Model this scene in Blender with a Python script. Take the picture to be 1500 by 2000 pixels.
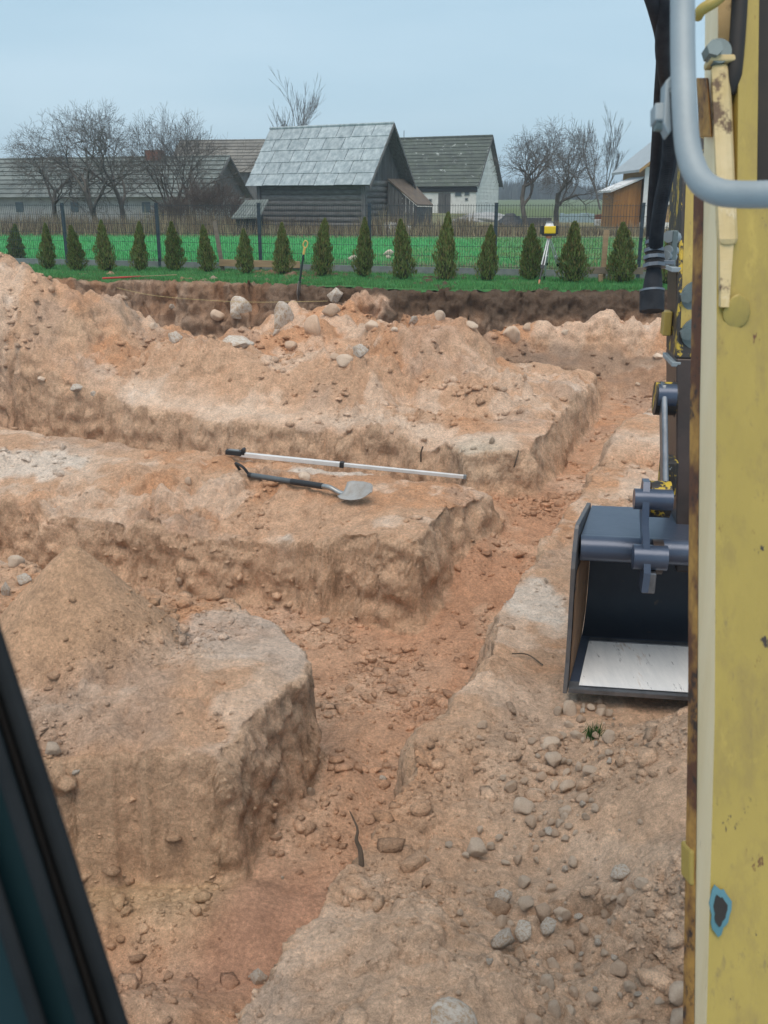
import bpy, bmesh, math, random
import numpy as np
from mathutils import Vector, Matrix

for o in list(bpy.data.objects):
    bpy.data.objects.remove(o)
scene = bpy.context.scene
COL = scene.collection
random.seed(7)
RNG = np.random.default_rng(11)

# ------------------------------------------------------------------ camera
F = 1850.0                      # focal length in photo pixels (photo 1500 x 2000)
PITCH = math.radians(18.05)
CAM = Vector((0.0, 0.0, 1.28))  # lawn by the fence is z = 0
FWD = Vector((0, math.cos(PITCH), -math.sin(PITCH)))
UPV = Vector((0, math.sin(PITCH), math.cos(PITCH)))
RGT = Vector((1, 0, 0))
cam_d = bpy.data.cameras.new('camera')
cam = bpy.data.objects.new('camera', cam_d)
COL.objects.link(cam)
cam.location = CAM
cam.rotation_euler = (math.pi / 2 - PITCH, 0, 0)
cam_d.sensor_fit = 'VERTICAL'
cam_d.sensor_height = 36.0
cam_d.sensor_width = 27.0
cam_d.lens = 36.0 * F / 2000.0
cam_d.clip_start = 0.05
cam_d.clip_end = 3000
cam_d.dof.use_dof = True
cam_d.dof.focus_distance = 7.5
cam_d.dof.aperture_fstop = 9.0
scene.camera = cam

# ------------------------------------------------------------------ light
SUN_EL, SUN_AZ = math.radians(66), math.radians(-168)      # azimuth from +Y, to the right positive
w = bpy.data.worlds.new('World'); scene.world = w; w.use_nodes = True
nt = w.node_tree; nt.nodes.clear()
sky = nt.nodes.new('ShaderNodeTexSky'); sky.sky_type = 'NISHITA'; sky.sun_disc = False
sky.sun_elevation = SUN_EL; sky.sun_rotation = SUN_AZ
sky.air_density = 1.0; sky.dust_density = 2.0
skym = nt.nodes.new('ShaderNodeMix'); skym.data_type = 'RGBA'
skyn = nt.nodes.new('ShaderNodeVectorMath'); skyn.operation = 'SCALE'; skyn.inputs['Scale'].default_value = 0.10
nt.links.new(sky.outputs[0], skyn.inputs[0])
# an even overcast deck with faint broad cloud bands laid over the clear sky
tc = nt.nodes.new('ShaderNodeTexCoord')
mp = nt.nodes.new('ShaderNodeMapping'); mp.inputs['Scale'].default_value = (1.2, 1.2, 6.0)
nz = nt.nodes.new('ShaderNodeTexNoise'); nz.inputs['Scale'].default_value = 1.6; nz.inputs['Detail'].default_value = 4
rp = nt.nodes.new('ShaderNodeValToRGB')
rp.color_ramp.elements[0].position = 0.3; rp.color_ramp.elements[0].color = (0.262, 0.380, 0.462, 1)
rp.color_ramp.elements[1].position = 0.7; rp.color_ramp.elements[1].color = (0.335, 0.442, 0.515, 1)
nt.links.new(tc.outputs['Generated'], mp.inputs[0]); nt.links.new(mp.outputs[0], nz.inputs[0]); nt.links.new(nz.outputs[0], rp.inputs[0])
skym.inputs['Factor'].default_value = 0.9
nt.links.new(skyn.outputs[0], skym.inputs[6]); nt.links.new(rp.outputs[0], skym.inputs[7])
bg = nt.nodes.new('ShaderNodeBackground'); bg.inputs['Strength'].default_value = 1.0
wo = nt.nodes.new('ShaderNodeOutputWorld')
nt.links.new(skym.outputs[2], bg.inputs[0]); nt.links.new(bg.outputs[0], wo.inputs[0])
sd = bpy.data.lights.new('sun', 'SUN'); sd.energy = 1.5; sd.angle = math.radians(45); sd.color = (1.0, 0.85, 0.70)
so = bpy.data.objects.new('sun', sd); COL.objects.link(so)
sdir = Vector((math.sin(SUN_AZ) * math.cos(SUN_EL), math.cos(SUN_AZ) * math.cos(SUN_EL), math.sin(SUN_EL)))
so.rotation_euler = sdir.to_track_quat('Z', 'Y').to_euler()
scene.view_settings.view_transform = 'Standard'
scene.view_settings.look = 'None'
scene.view_settings.exposure = 0.80
scene.view_settings.gamma = 1.0

# ------------------------------------------------------------------ helpers
def pix(x, y, zc):
    """photo pixel + depth along the view axis -> world point"""
    return CAM + zc * (FWD + (x - 750) / F * RGT - (y - 1000) / F * UPV)

def pixz(x, y, z):
    """photo pixel -> world point on the level z"""
    d = FWD + (x - 750) / F * RGT - (y - 1000) / F * UPV
    return CAM + d * ((z - CAM.z) / d.z)

def pixD(x, y, D):
    """photo pixel -> world point at ground distance Y = D"""
    d = FWD + (x - 750) / F * RGT - (y - 1000) / F * UPV
    return CAM + d * (D / d.y)

def sstep(a, b, x):
    t = np.clip((x - a) / (b - a), 0, 1)
    return t * t * (3 - 2 * t)

def _hash(ix, iy, iz, seed):
    h = (ix.astype(np.uint32) * np.uint32(374761393) + iy.astype(np.uint32) * np.uint32(668265263)
         + iz.astype(np.uint32) * np.uint32(2147483647 - 58) + np.uint32(seed * 974711 % 4294967291))
    h = (h ^ (h >> np.uint32(13))) * np.uint32(1274126177)
    h = h ^ (h >> np.uint32(16))
    return (h & np.uint32(0xFFFFFF)).astype(np.float32) / np.float32(0xFFFFFF)

def vn(x, y, z=None, seed=0):
    """value noise -1..1, 2D when z is None"""
    x = np.asarray(x, np.float32); y = np.asarray(y, np.float32)
    fx, fy = np.floor(x), np.floor(y)
    ix, iy = fx.astype(np.int64), fy.astype(np.int64)
    tx, ty = x - fx, y - fy
    tx = tx * tx * tx * (tx * (tx * 6 - 15) + 10); ty = ty * ty * ty * (ty * (ty * 6 - 15) + 10)
    def plane(iz):
        a = _hash(ix, iy, iz, seed); b = _hash(ix + 1, iy, iz, seed)
        c = _hash(ix, iy + 1, iz, seed); d = _hash(ix + 1, iy + 1, iz, seed)
        return (a + (b - a) * tx) + ((c + (d - c) * tx) - (a + (b - a) * tx)) * ty
    if z is None:
        return plane(np.zeros_like(ix)) * 2 - 1
    z = np.asarray(z, np.float32); fz = np.floor(z); iz = fz.astype(np.int64)
    tz = z - fz; tz = tz * tz * (3 - 2 * tz)
    p, q = plane(iz), plane(iz + 1)
    return (p + (q - p) * tz) * 2 - 1

def fbm(x, y, z=None, oct=4, seed=0, gain=0.5):
    s = 0; a = 1.0; t = 0
    for i in range(oct):
        k = 2.03 ** i
        s = s + a * vn(x * k + 3.7 * i, y * k - 1.3 * i, None if z is None else z * k + 2.1 * i, seed + i * 17)
        t += a; a *= gain
    return s / t

def worley(x, y, seed=0):
    """nearest-point cells in 2D: distance, per-cell random"""
    fx, fy = np.floor(x), np.floor(y); best = np.full(x.shape, 9.0, np.float32); rnd = np.zeros(x.shape, np.float32)
    for i in (-1, 0, 1):
        for j in (-1, 0, 1):
            cx, cy = (fx + i).astype(np.int64), (fy + j).astype(np.int64); o = np.zeros_like(cx)
            px = cx + _hash(cx, cy, o, seed); py = cy + _hash(cx, cy, o, seed + 1)
            d = (x - px) ** 2 + (y - py) ** 2; m = d < best
            best = np.where(m, d, best); rnd = np.where(m, _hash(cx, cy, o, seed + 2), rnd)
    return np.sqrt(best), rnd

# ---- object helpers
def tag(o, label=None, cat=None, group=None, kind=None):
    if label: o['label'] = label
    if cat: o['category'] = cat
    if group: o['group'] = group
    if kind: o['kind'] = kind
    return o

def empty(name, label, cat, loc=(0, 0, 0), group=None):
    o = bpy.data.objects.new(name, None); COL.objects.link(o)
    o.location = loc; o.empty_display_size = 0.2
    return tag(o, label, cat, group)

def mesh_np(name, V, Fc, mat=None, smooth=False, cols=None):
    """V (n,3) float, Fc (m,k) int -> mesh, fast"""
    me = bpy.data.meshes.new(name)
    V = np.ascontiguousarray(V, np.float32); Fc = np.ascontiguousarray(Fc, np.int32)
    m, k = Fc.shape
    me.vertices.add(len(V)); me.vertices.foreach_set('co', V.ravel())
    me.loops.add(m * k); me.loops.foreach_set('vertex_index', Fc.ravel())
    me.polygons.add(m); me.polygons.foreach_set('loop_start', np.arange(0, m * k, k, dtype=np.int32))
    me.polygons.foreach_set('use_smooth', np.full(m, smooth))
    me.update(calc_edges=True)
    if cols is not None:
        at = me.color_attributes.new('tint', 'FLOAT_COLOR', 'POINT')
        c = np.ones((len(V), 4), np.float32); c[:, :3] = cols
        at.data.foreach_set('color', c.ravel())
    if mat: me.materials.append(mat)
    return me

def link(name, me, parent=None):
    o = bpy.data.objects.new(name, me); COL.objects.link(o)
    if parent: put(o, parent)
    return o

def put(o, parent):
    """parent keeping the world place of geometry given in world coordinates"""
    o.parent = parent
    o.matrix_parent_inverse = Matrix.Translation(-Vector(parent.location))
    return o

class MB:
    def __init__(s): s.v = []; s.f = []
    def poly(s, pts):
        n = len(s.v); s.v += [tuple(p) for p in pts]; s.f.append(tuple(range(n, n + len(pts)))); return s
    def hexa(s, b, t):
        """bottom 4 points, top 4 points in the same turn"""
        n = len(s.v); s.v += [tuple(p) for p in list(b) + list(t)]
        for q in ((3, 2, 1, 0), (4, 5, 6, 7), (0, 1, 5, 4), (1, 2, 6, 5), (2, 3, 7, 6), (3, 0, 4, 7)):
            s.f.append(tuple(n + i for i in q))
        return s
    def box(s, c, hx, hy, hz):
        """centre and three half vectors"""
        c, hx, hy, hz = map(Vector, (c, hx, hy, hz))
        b = [c - hx - hy - hz, c + hx - hy - hz, c + hx + hy - hz, c - hx + hy - hz]
        return s.hexa(b, [p + 2 * hz for p in b])
    def prism(s, pts, off):
        """flat outline extruded by a vector"""
        n = len(s.v); k = len(pts); off = Vector(off)
        s.v += [tuple(p) for p in pts] + [tuple(Vector(p) + off) for p in pts]
        s.f.append(tuple(range(n + k - 1, n - 1, -1))); s.f.append(tuple(range(n + k, n + 2 * k)))
        for i in range(k):
            j = (i + 1) % k
            s.f.append((n + i, n + j, n + k + j, n + k + i))
        return s
    def tube(s, pts, rad, seg=10, cap=True):
        pts = [Vector(p) for p in pts]
        rad = rad if hasattr(rad, '__len__') else [rad] * len(pts)
        n0 = len(s.v); prev = None
        for i, p in enumerate(pts):
            d = (pts[min(i + 1, len(pts) - 1)] - pts[max(i - 1, 0)]).normalized()
            if prev is None:
                a = d.orthogonal().normalized()
            else:
                a = (prev - d * prev.dot(d)).normalized()
            prev = a; b = d.cross(a)
            for k in range(seg):
                t = 2 * math.pi * k / seg
                s.v.append(tuple(p + rad[i] * (math.cos(t) * a + math.sin(t) * b)))
        for i in range(len(pts) - 1):
            for k in range(seg):
                a0 = n0 + i * seg + k; a1 = n0 + i * seg + (k + 1) % seg
                s.f.append((a0, a1, a1 + seg, a0 + seg))
        if cap:
            s.f.append(tuple(n0 + k for k in range(seg - 1, -1, -1)))
            m = n0 + (len(pts) - 1) * seg
            s.f.append(tuple(m + k for k in range(seg)))
        return s
    def build(s, name, mat, parent=None, smooth=False, bevel=0, segs=2):
        me = bpy.data.meshes.new(name); me.from_pydata(s.v, [], s.f)
        bm = bmesh.new(); bm.from_mesh(me); bmesh.ops.recalc_face_normals(bm, faces=bm.faces); bm.to_mesh(me); bm.free()
        if mat: me.materials.append(mat)
        if smooth:
            for p in me.polygons: p.use_smooth = True
            me.set_sharp_from_angle(angle=math.radians(40))
        o = link(name, me, parent)
        if bevel:
            b = o.modifiers.new('bevel', 'BEVEL'); b.width = bevel; b.segments = segs; b.limit_method = 'ANGLE'
            b.angle_limit = math.radians(35)
        return o

def curve_pts(pts, n=8):
    """Catmull-Rom through the points"""
    P = [Vector(p) for p in pts]; P = [2 * P[0] - P[1]] + P + [2 * P[-1] - P[-2]]
    out = []
    for i in range(1, len(P) - 2):
        for k in range(n):
            t = k / n
            out.append(0.5 * ((2 * P[i]) + (-P[i - 1] + P[i + 1]) * t + (2 * P[i - 1] - 5 * P[i] + 4 * P[i + 1] - P[i + 2]) * t * t
                              + (-P[i - 1] + 3 * P[i] - 3 * P[i + 1] + P[i + 2]) * t ** 3))
    out.append(P[-2]); return out

# ------------------------------------------------------------------ materials
def material(name, col=(0.5, 0.5, 0.5), rough=0.8, metal=0.0, col2=None, scale=8.0, detail=6, lo=0.35, hi=0.65,
             bump=0.0, bscale=40.0, stretch=(1, 1, 1), tint=False, spots=None, spec=0.5, tmix=0.0, objvar=0.0, transl=0.0):
    m = bpy.data.materials.new(name); m.use_nodes = True
    nt = m.node_tree; N = nt.nodes; L = nt.links
    bs = N['Principled BSDF']
    bs.inputs['Roughness'].default_value = rough; bs.inputs['Metallic'].default_value = metal
    bs.inputs['Specular IOR Level'].default_value = spec
    tc = N.new('ShaderNodeTexCoord'); mp = N.new('ShaderNodeMapping'); mp.inputs['Scale'].default_value = stretch
    L.new(tc.outputs['Object'], mp.inputs[0])
    out = None
    if tint:
        at = N.new('ShaderNodeAttribute'); at.attribute_name = 'tint'; out = at.outputs['Color']
    else:
        rgb = N.new('ShaderNodeRGB'); rgb.outputs[0].default_value = (*col, 1); out = rgb.outputs[0]
    if col2:
        nz = N.new('ShaderNodeTexNoise'); nz.inputs['Scale'].default_value = scale; nz.inputs['Detail'].default_value = detail
        nz.inputs['Roughness'].default_value = 0.65
        L.new(mp.outputs[0], nz.inputs[0])
        mr = N.new('ShaderNodeMapRange'); mr.inputs[1].default_value = lo; mr.inputs[2].default_value = hi
        L.new(nz.outputs[0], mr.inputs[0])
        mx = N.new('ShaderNodeMix'); mx.data_type = 'RGBA'
        L.new(mr.outputs[0], mx.inputs['Factor']); L.new(out, mx.inputs[6]); mx.inputs[7].default_value = (*col2, 1)
        out = mx.outputs[2]
    for sp in (spots or []):           # (colour, scale, lo, hi)
        nz = N.new('ShaderNodeTexNoise'); nz.inputs['Scale'].default_value = sp[1]; nz.inputs['Detail'].default_value = 8
        nz.inputs['Roughness'].default_value = 0.7
        L.new(mp.outputs[0], nz.inputs[0])
        mr = N.new('ShaderNodeMapRange'); mr.inputs[1].default_value = sp[2]; mr.inputs[2].default_value = sp[3]
        L.new(nz.outputs[0], mr.inputs[0])
        mx = N.new('ShaderNodeMix'); mx.data_type = 'RGBA'
        L.new(mr.outputs[0], mx.inputs['Factor']); L.new(out, mx.inputs[6]); mx.inputs[7].default_value = (*sp[0], 1)
        out = mx.outputs[2]
    if objvar:
        oi = N.new('ShaderNodeObjectInfo'); mr = N.new('ShaderNodeMapRange')
        mr.inputs[3].default_value = 1 - objvar; mr.inputs[4].default_value = 1 + objvar
        L.new(oi.outputs['Random'], mr.inputs[0])
        vm = N.new('ShaderNodeVectorMath'); vm.operation = 'SCALE'
        L.new(out, vm.inputs[0]); L.new(mr.outputs[0], vm.inputs['Scale']); out = vm.outputs[0]
    L.new(out, bs.inputs['Base Color'])
    if bump:
        nz = N.new('ShaderNodeTexNoise'); nz.inputs['Scale'].default_value = bscale; nz.inputs['Detail'].default_value = 8
        nz.inputs['Roughness'].default_value = 0.7
        L.new(mp.outputs[0], nz.inputs[0])
        bp = N.new('ShaderNodeBump'); bp.inputs['Strength'].default_value = 1.0; bp.inputs['Distance'].default_value = bump
        L.new(nz.outputs[0], bp.inputs['Height']); L.new(bp.outputs[0], bs.inputs['Normal'])
    if transl:
        tr = N.new('ShaderNodeBsdfTranslucent'); L.new(out, tr.inputs[0])
        ms = N.new('ShaderNodeMixShader'); ms.inputs[0].default_value = transl
        L.new(bs.outputs[0], ms.inputs[1]); L.new(tr.outputs[0], ms.inputs[2])
        L.new(ms.outputs[0], N['Material Output'].inputs['Surface'])
    return m

def soil_material():
    m = bpy.data.materials.new('soil'); m.use_nodes = True
    nt = m.node_tree; N = nt.nodes; L = nt.links; bs = N['Principled BSDF']
    bs.inputs['Roughness'].default_value = 0.93; bs.inputs['Specular IOR Level'].default_value = 0.25
    tc = N.new('ShaderNodeTexCoord')
    at = N.new('ShaderNodeAttribute'); at.attribute_name = 'tint'
    out = at.outputs['Color']
    # grain: value changes that belong to the soil itself
    for sc, lo, hi, det in ((9, 0.80, 1.2, 6), (48, 0.76, 1.3, 6), (200, 0.78, 1.26, 3)):
        nz = N.new('ShaderNodeTexNoise'); nz.inputs['Scale'].default_value = sc; nz.inputs['Detail'].default_value = det
        nz.inputs['Roughness'].default_value = 0.65; L.new(tc.outputs['Object'], nz.inputs[0])
        mr = N.new('ShaderNodeMapRange'); mr.inputs[1].default_value = 0.3; mr.inputs[2].default_value = 0.7
        mr.inputs[3].default_value = lo; mr.inputs[4].default_value = hi; L.new(nz.outputs[0], mr.inputs[0])
        vm = N.new('ShaderNodeVectorMath'); vm.operation = 'SCALE'
        L.new(out, vm.inputs[0]); L.new(mr.outputs[0], vm.inputs['Scale']); out = vm.outputs[0]
    # pale grit specks
    vo = N.new('ShaderNodeTexVoronoi'); vo.inputs['Scale'].default_value = 34; L.new(tc.outputs['Object'], vo.inputs[0])
    mr = N.new('ShaderNodeMapRange'); mr.inputs[1].default_value = 0.12; mr.inputs[2].default_value = 0.06; L.new(vo.outputs['Distance'], mr.inputs[0])
    sep = N.new('ShaderNodeSeparateColor'); L.new(vo.outputs['Color'], sep.inputs[0])
    gt = N.new('ShaderNodeMath'); gt.operation = 'GREATER_THAN'; gt.inputs[1].default_value = 0.86; L.new(sep.outputs[0], gt.inputs[0])
    mu = N.new('ShaderNodeMath'); mu.operation = 'MULTIPLY'; L.new(mr.outputs[0], mu.inputs[0]); L.new(gt.outputs[0], mu.inputs[1])
    mu2 = N.new('ShaderNodeMath'); mu2.operation = 'MULTIPLY'; mu2.inputs[1].default_value = 0.55; L.new(mu.outputs[0], mu2.inputs[0])
    mx = N.new('ShaderNodeMix'); mx.data_type = 'RGBA'; L.new(mu2.outputs[0], mx.inputs['Factor']); L.new(out, mx.inputs[6])
    mx.inputs[7].default_value = (0.55, 0.45, 0.36, 1)
    L.new(mx.outputs[2], bs.inputs['Base Color'])
    # relief at three sizes
    prev = None
    for sc, dist, det in ((11, 0.055, 9), (45, 0.024, 8), (160, 0.008, 5)):
        nz = N.new('ShaderNodeTexNoise'); nz.inputs['Scale'].default_value = sc; nz.inputs['Detail'].default_value = det
        nz.inputs['Roughness'].default_value = 0.7; L.new(tc.outputs['Object'], nz.inputs[0])
        bp = N.new('ShaderNodeBump'); bp.inputs['Strength'].default_value = 0.9; bp.inputs['Distance'].default_value = dist
        L.new(nz.outputs[0], bp.inputs['Height'])
        if prev: L.new(prev, bp.inputs['Normal'])
        prev = bp.outputs[0]
    L.new(prev, bs.inputs['Normal'])
    return m
SOIL = soil_material()
# ------------------------------------------------------------------ excavated ground
NR, NC = 1100, 720
Y0, Y1, TM = 1.0, 19.3, 0.62
rr = np.linspace(0, 1, NR); tt = np.linspace(-TM, TM, NC)
YY = ((Y0 + 1) * ((Y1 + 1) / (Y0 + 1)) ** rr - 1)[:, None] * np.ones((1, NC))
XX = tt[None, :] * (YY + 2.5)
XX = XX.astype(np.float32); YY = YY.astype(np.float32)

LAWN_X = [-13, -9, -5.0, -2.2, -0.4, 1.6, 3.6, 6, 9, 13]
LAWN_Y = [18.9, 18.4, 17.4, 16.6, 15.8, 15.25, 15.2, 14.8, 14.4, 14.0]
def lawn_edge(x):
    return np.interp(x, LAWN_X, LAWN_Y) + 0.16 * vn(np.asarray(x) * 1.7, np.zeros_like(np.asarray(x)), seed=5) + 0.07 * vn(np.asarray(x) * 6, np.zeros_like(np.asarray(x)), seed=6)

ZG = np.zeros_like(YY)       # plain height over the even grid
NR2 = 1000
def make_ground():
    X, Y = XX, YY
    e1 = 0.14 * fbm(X * 1.3, Y * 1.3, oct=3, seed=1) + 0.04 * fbm(X * 5, Y * 5, oct=3, seed=2)
    e2 = 0.14 * fbm(X * 1.3 + 40, Y * 1.3, oct=3, seed=3) + 0.04 * fbm(X * 5 + 9, Y * 5, oct=3, seed=4)
    Xe, Ye = X + e1, Y + e2
    teeth = 0.035 * np.abs(vn(X * 7, X * 0, seed=8)) + 0.012 * vn(X * 30, X * 0, seed=9)   # bucket tooth marks

    z = -1.0 + 0.05 * fbm(X * 0.7, Y * 0.7, oct=3, seed=20)
    z = z - 0.10 * sstep(4.4, 5.2, Y) * sstep(6.6, 6.2, Y) * sstep(0.2, -0.2, X)
    # right bank: rubble hollow and the smooth heap to its right
    gx = np.interp(Y, [1.5, 2.26, 2.6, 3.1, 3.9, 5], [0.75, 0.62, 0.52, 0.50, 0.84, 1.2])
    right = sstep(-0.1, 0.25, X - np.interp(Y, [2, 3, 4.6, 7], [-0.35, -0.1, 0.55, 1.4]))
    z = z + right * (0.42 * sstep(0.05, 1.1, X - gx) * sstep(4.6, 3.4, Y) - 0.07 * np.exp(-((X - gx) / 0.3) ** 2) * sstep(4.6, 3.6, Y)
                     + 0.06 * fbm(X * 1.6, Y * 1.6, oct=3, seed=21))
    z = z + 0.14 * np.exp(-(((X - 0.15) / 0.4) ** 2 + ((Y - 2.15) / 0.4) ** 2))
    # ledge of the far block stands a little higher
    yT2f = np.interp(X, [-7, -4.6, -3.2, -1.5, -0.25, 0.55, 0.72, 1.42, 4], [12.4, 11.1, 10.45, 9.6, 9.2, 8.75, 8.36, 8.45, 8.5])
    back = sstep(-0.3, 0.2, Ye - yT2f)
    z = z + 0.16 * back
    # far pit with the boulders is a bit lower
    z = z - 0.22 * sstep(12.2, 13.2, Y)
    # front slope of the middle block
    yT1f = np.interp(X, [-7, -4, -3, -2, -0.8, 0.1, 0.3, 2], [9.2, 8.05, 7.7, 7.32, 6.86, 6.52, 6.42, 6.4])
    cham = sstep(1.0, 0.0, Y - yT1f) * sstep(0.15, -0.75, X) * sstep(-0.3, -0.1, Y - yT1f)
    z = z - 0.22 * cham
    # heaps
    H = np.zeros_like(z)
    for (hx, hy, sx, sy, h, pw) in (
        (-4.95, 12.1, 1.45, 0.85, 1.46, 1.0), (-3.4, 11.35, 0.9, 0.55, 0.36, 1.0), (-6.5, 12.9, 1.4, 0.9, 1.15, 1.0),
        (-2.1, 11.2, 0.95, 0.45, 0.46, 1.2), (-1.1, 10.9, 0.72, 0.48, 0.42, 1.2), (-0.3, 10.6, 0.46, 0.42, 0.48, 1.1),
        (0.45, 11.4, 0.72, 0.58, 0.76, 1.1), (1.15, 10.6, 0.6, 0.55, 0.25, 1.0), (0.0, 11.0, 0.5, 0.5, 0.3, 1.0),
        (3.25, 13.9, 0.75, 0.45, 0.72, 1.0), (4.3, 13.8, 0.8, 0.5, 0.66, 1.0), (2.05, 13.9, 0.7, 0.45, 0.5, 1.0),
        (-0.6, 13.7, 1.1, 0.55, 0.62, 1.2), (0.7, 14.0, 0.8, 0.5, 0.52, 1.0), (-1.9, 14.4, 0.7, 0.6, 0.4, 1.0),
        (3.2, 15.0, 0.7, 0.35, 0.75, 1.0), (-0.35, 15.3, 0.35, 0.3, 0.85, 1.0), (-0.9, 14.55, 0.75, 0.5, 0.86, 1.1), (-2.0, 13.7, 0.8, 0.6, 0.5, 1.0)):
        d = ((X + 1.5 * e1 - hx) / sx) ** 2 + ((Y + 1.5 * e2 - hy) / sy) ** 2
        H = np.maximum(H, h * np.exp(-0.5 * d ** pw)) + 0.12 * np.minimum(H, h * np.exp(-0.5 * d ** pw))
    z = z + np.minimum(H, 0.75) * (0.27 * fbm(X * 2.0, Y * 2.0, oct=3, seed=22) + 0.10 * (np.abs(vn(X * 3.1, Y * 3.1, seed=23)) - .4)) + H
    z = z + 0.16 * back * sstep(0.35, 0.9, Y - yT2f) * sstep(14.5, 13.5, Y) * np.clip(np.abs(vn(X * 1.9 + 3, Y * 2.4, seed=24)) - .15, 0, 1)
    # conical sand pile on the front block, slopes at the angle of repose
    dc = np.hypot(X + 1.70 + 0.4 * e1, Y - 4.80 + 0.4 * e2)
    cone = np.clip(0.60 - 0.98 * np.sqrt(dc * dc + 0.0010), 0, None)
    z = z + cone
    heapm = np.clip(H * 3 + cone * 4, 0, 1)
    # bank up to the lawn
    le = lawn_edge(X)
    bw = np.interp(X, [-6, -3, 0, 4], [0.35, 0.45, 0.55, 0.45])
    bank = sstep(0, 1, (Y + 0.8 * e2 - (le - bw)) / bw)
    z = z * (1 - bank) + (-0.035) * bank
    # ---- trenches: (mask, floor)
    xl = np.interp(Y, [2.4, 3.69, 4.6, 5.6, 6.5, 7.19, 8.5, 11.2, 13], [-1.2, -0.72, -0.37, -0.03, 0.27, 0.60, 1.40, 2.45, 3.0])
    xr = np.interp(Y, [1.2, 2.58, 2.98, 3.56, 4.6, 5.45, 6.87, 8.8, 10.8, 13], [-0.8, -0.24, -0.08, 0.16, 0.55, 0.83, 1.40, 2.25, 3.15, 4.0])
    A = sstep(-0.02, 0.12, X + 0.55 * e1 - xl + 0.4 * teeth) * sstep(0.02, -0.16, Xe - xr) * sstep(13.0, 12.5, Ye) * sstep(1.2, 1.8, Y)
    fA = np.interp(Y, [2, 3.2, 4.6, 6.0, 6.8, 7.4, 8.4, 9.5, 12.6], [-1.70, -1.76, -1.76, -1.72, -1.62, -1.48, -1.30, -1.27, -1.20])
    yC = 3.66 + 0.05 * vn(X * 1.1, X * 0, seed=31) + teeth
    T0 = sstep(0.0, -0.13, Y + 0.35 * e2 - yC) * sstep(2.35, 2.6, Ye) * sstep(0.0, -0.2, Xe - xr)
    yn1 = np.interp(X, [-7, -2.75, -1.8, -1.0, -0.66, -0.50, -0.37, 0.3], [7.6, 6.3, 5.92, 5.60, 5.22, 4.9, 4.55, 4.2])
    T1 = sstep(-0.04, 0.10, Y + 0.6 * e2 - yn1) * sstep(0.02, -0.11, Y + 0.6 * e2 - yT1f) * sstep(0.35, 0.1, X - xl)
    yn2 = np.interp(X, [-7, -4.1, -1.98, -0.9, 0.66, 1.5], [11.2, 9.95, 8.9, 8.5, 7.75, 7.3])
    T2 = sstep(0.0, 0.16, Ye - yn2) * sstep(0.04, -0.14, Y + 1.0 * e2 - yT2f) * sstep(0.4, 0.1, X - xl)
    f2 = np.interp(X, [-3, 0.2, 0.8], [-1.62, -1.45, -1.3])
    yn3 = np.interp(X, [0, 1.4, 2.7, 4], [13.1, 12.75, 12.0, 11.7]); yf3 = yn3 + 0.85
    T3 = sstep(0, 0.2, Ye - yn3) * sstep(0, -0.2, Ye - yf3) * sstep(1.1, 1.5, Xe) * sstep(3.8, 3.5, Xe)
    # a small bite beside the far block's nose
    T4 = np.exp(-(((X - 0.45) / 0.18) ** 2 + ((Y - 8.95) / 0.12) ** 2))
    # slumped shoulders along the trench edges
    sl_n = 0.45 + 0.55 * fbm(X * 2.1, Y * 2.1, oct=3, seed=37)
    shA = sstep(-0.34, 0.05, Xe - xl) * sstep(0.3, 0.0, Xe - xl - 0.25) * sstep(13, 12, Y) * sstep(2, 3, Y)
    sh0 = sstep(0.75, -0.02, Y - yC) * (Y > yC - 0.2) * sstep(0.2, -0.2, X - xl)
    sh1 = sstep(-0.30, 0.05, Ye - yn1) * (Y < yT1f) * sstep(0.3, 0.0, X - xl)
    sh2 = np.maximum(sstep(-0.30, 0.05, Ye - yn2) * (Y < yT2f), sstep(0.35, -0.02, Ye - yT2f) * (Y > yn2)) * sstep(0.3, 0.0, X - xl)
    z = z - np.clip(sl_n, 0.05, 1) * (0.09 * shA ** 2 + 0.11 * sh0 ** 2 + 0.08 * sh1 ** 2 + 0.03 * sh2 ** 2) * (1 - 0.8 * np.clip(cone * 6, 0, 1))
    grv = 0.02 * vn((X - 0.37 * Y) * 9, (Y + 0.37 * X) * 0.8, seed=33)
    fl = 0.05 * fbm(X * 1.2, Y * 1.2, oct=3, seed=34)
    for mk, fz in ((T2, f2), (T1, -1.74), (T3, -1.28), (A, fA), (T0, -1.76)):
        z = z * (1 - mk) + (fz + fl + grv) * mk
    z = z - 0.12 * T4
    # debris fans at the feet of the walls
    z = z + 0.16 * np.exp(-(((X + 0.95) / 0.5) ** 2 + ((Y - 3.40) / 0.22) ** 2)) * T0
    z = z + 0.20 * np.exp(-(((X - xl - 0.2) / 0.16) ** 2 + ((Y - 4.35) / 0.7) ** 2)) * A * (0.6 + 0.6 * vn(X * 3, Y * 3, seed=35))
    z = z + 0.30 * np.exp(-(((X + 1.1) / 0.5) ** 2 + ((Y - 2.75) / 0.22) ** 2)) * T0
    z = z + 0.16 * np.exp(-(((X - 0.62) / 0.3) ** 2 + ((Y - 7.4) / 0.35) ** 2)) * A
    bkt = sstep(0.55, 0.8, X) * sstep(3.75, 4.0, Y) * sstep(5.3, 4.9, Y) * (1 - A)
    z = z * (1 - bkt) + np.minimum(z, -1.06 + 0.03 * fbm(X * 3, Y * 3, oct=2, seed=36)) * bkt
    floor = np.maximum.reduce([A, T0, T1, T2, T3])
    # a smooth scraped patch of floor and the smooth cut face above it
    smoothp = np.maximum(np.exp(-(((X + 0.52 - 0.25 * (Y - 3.3)) / 0.24) ** 4 + ((Y - 3.35) / 0.38) ** 4)),
                         np.exp(-((Y - 3.62) / 0.12) ** 4) * sstep(-1.45, -1.35, X) * sstep(-0.72, -0.85, X))
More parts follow.
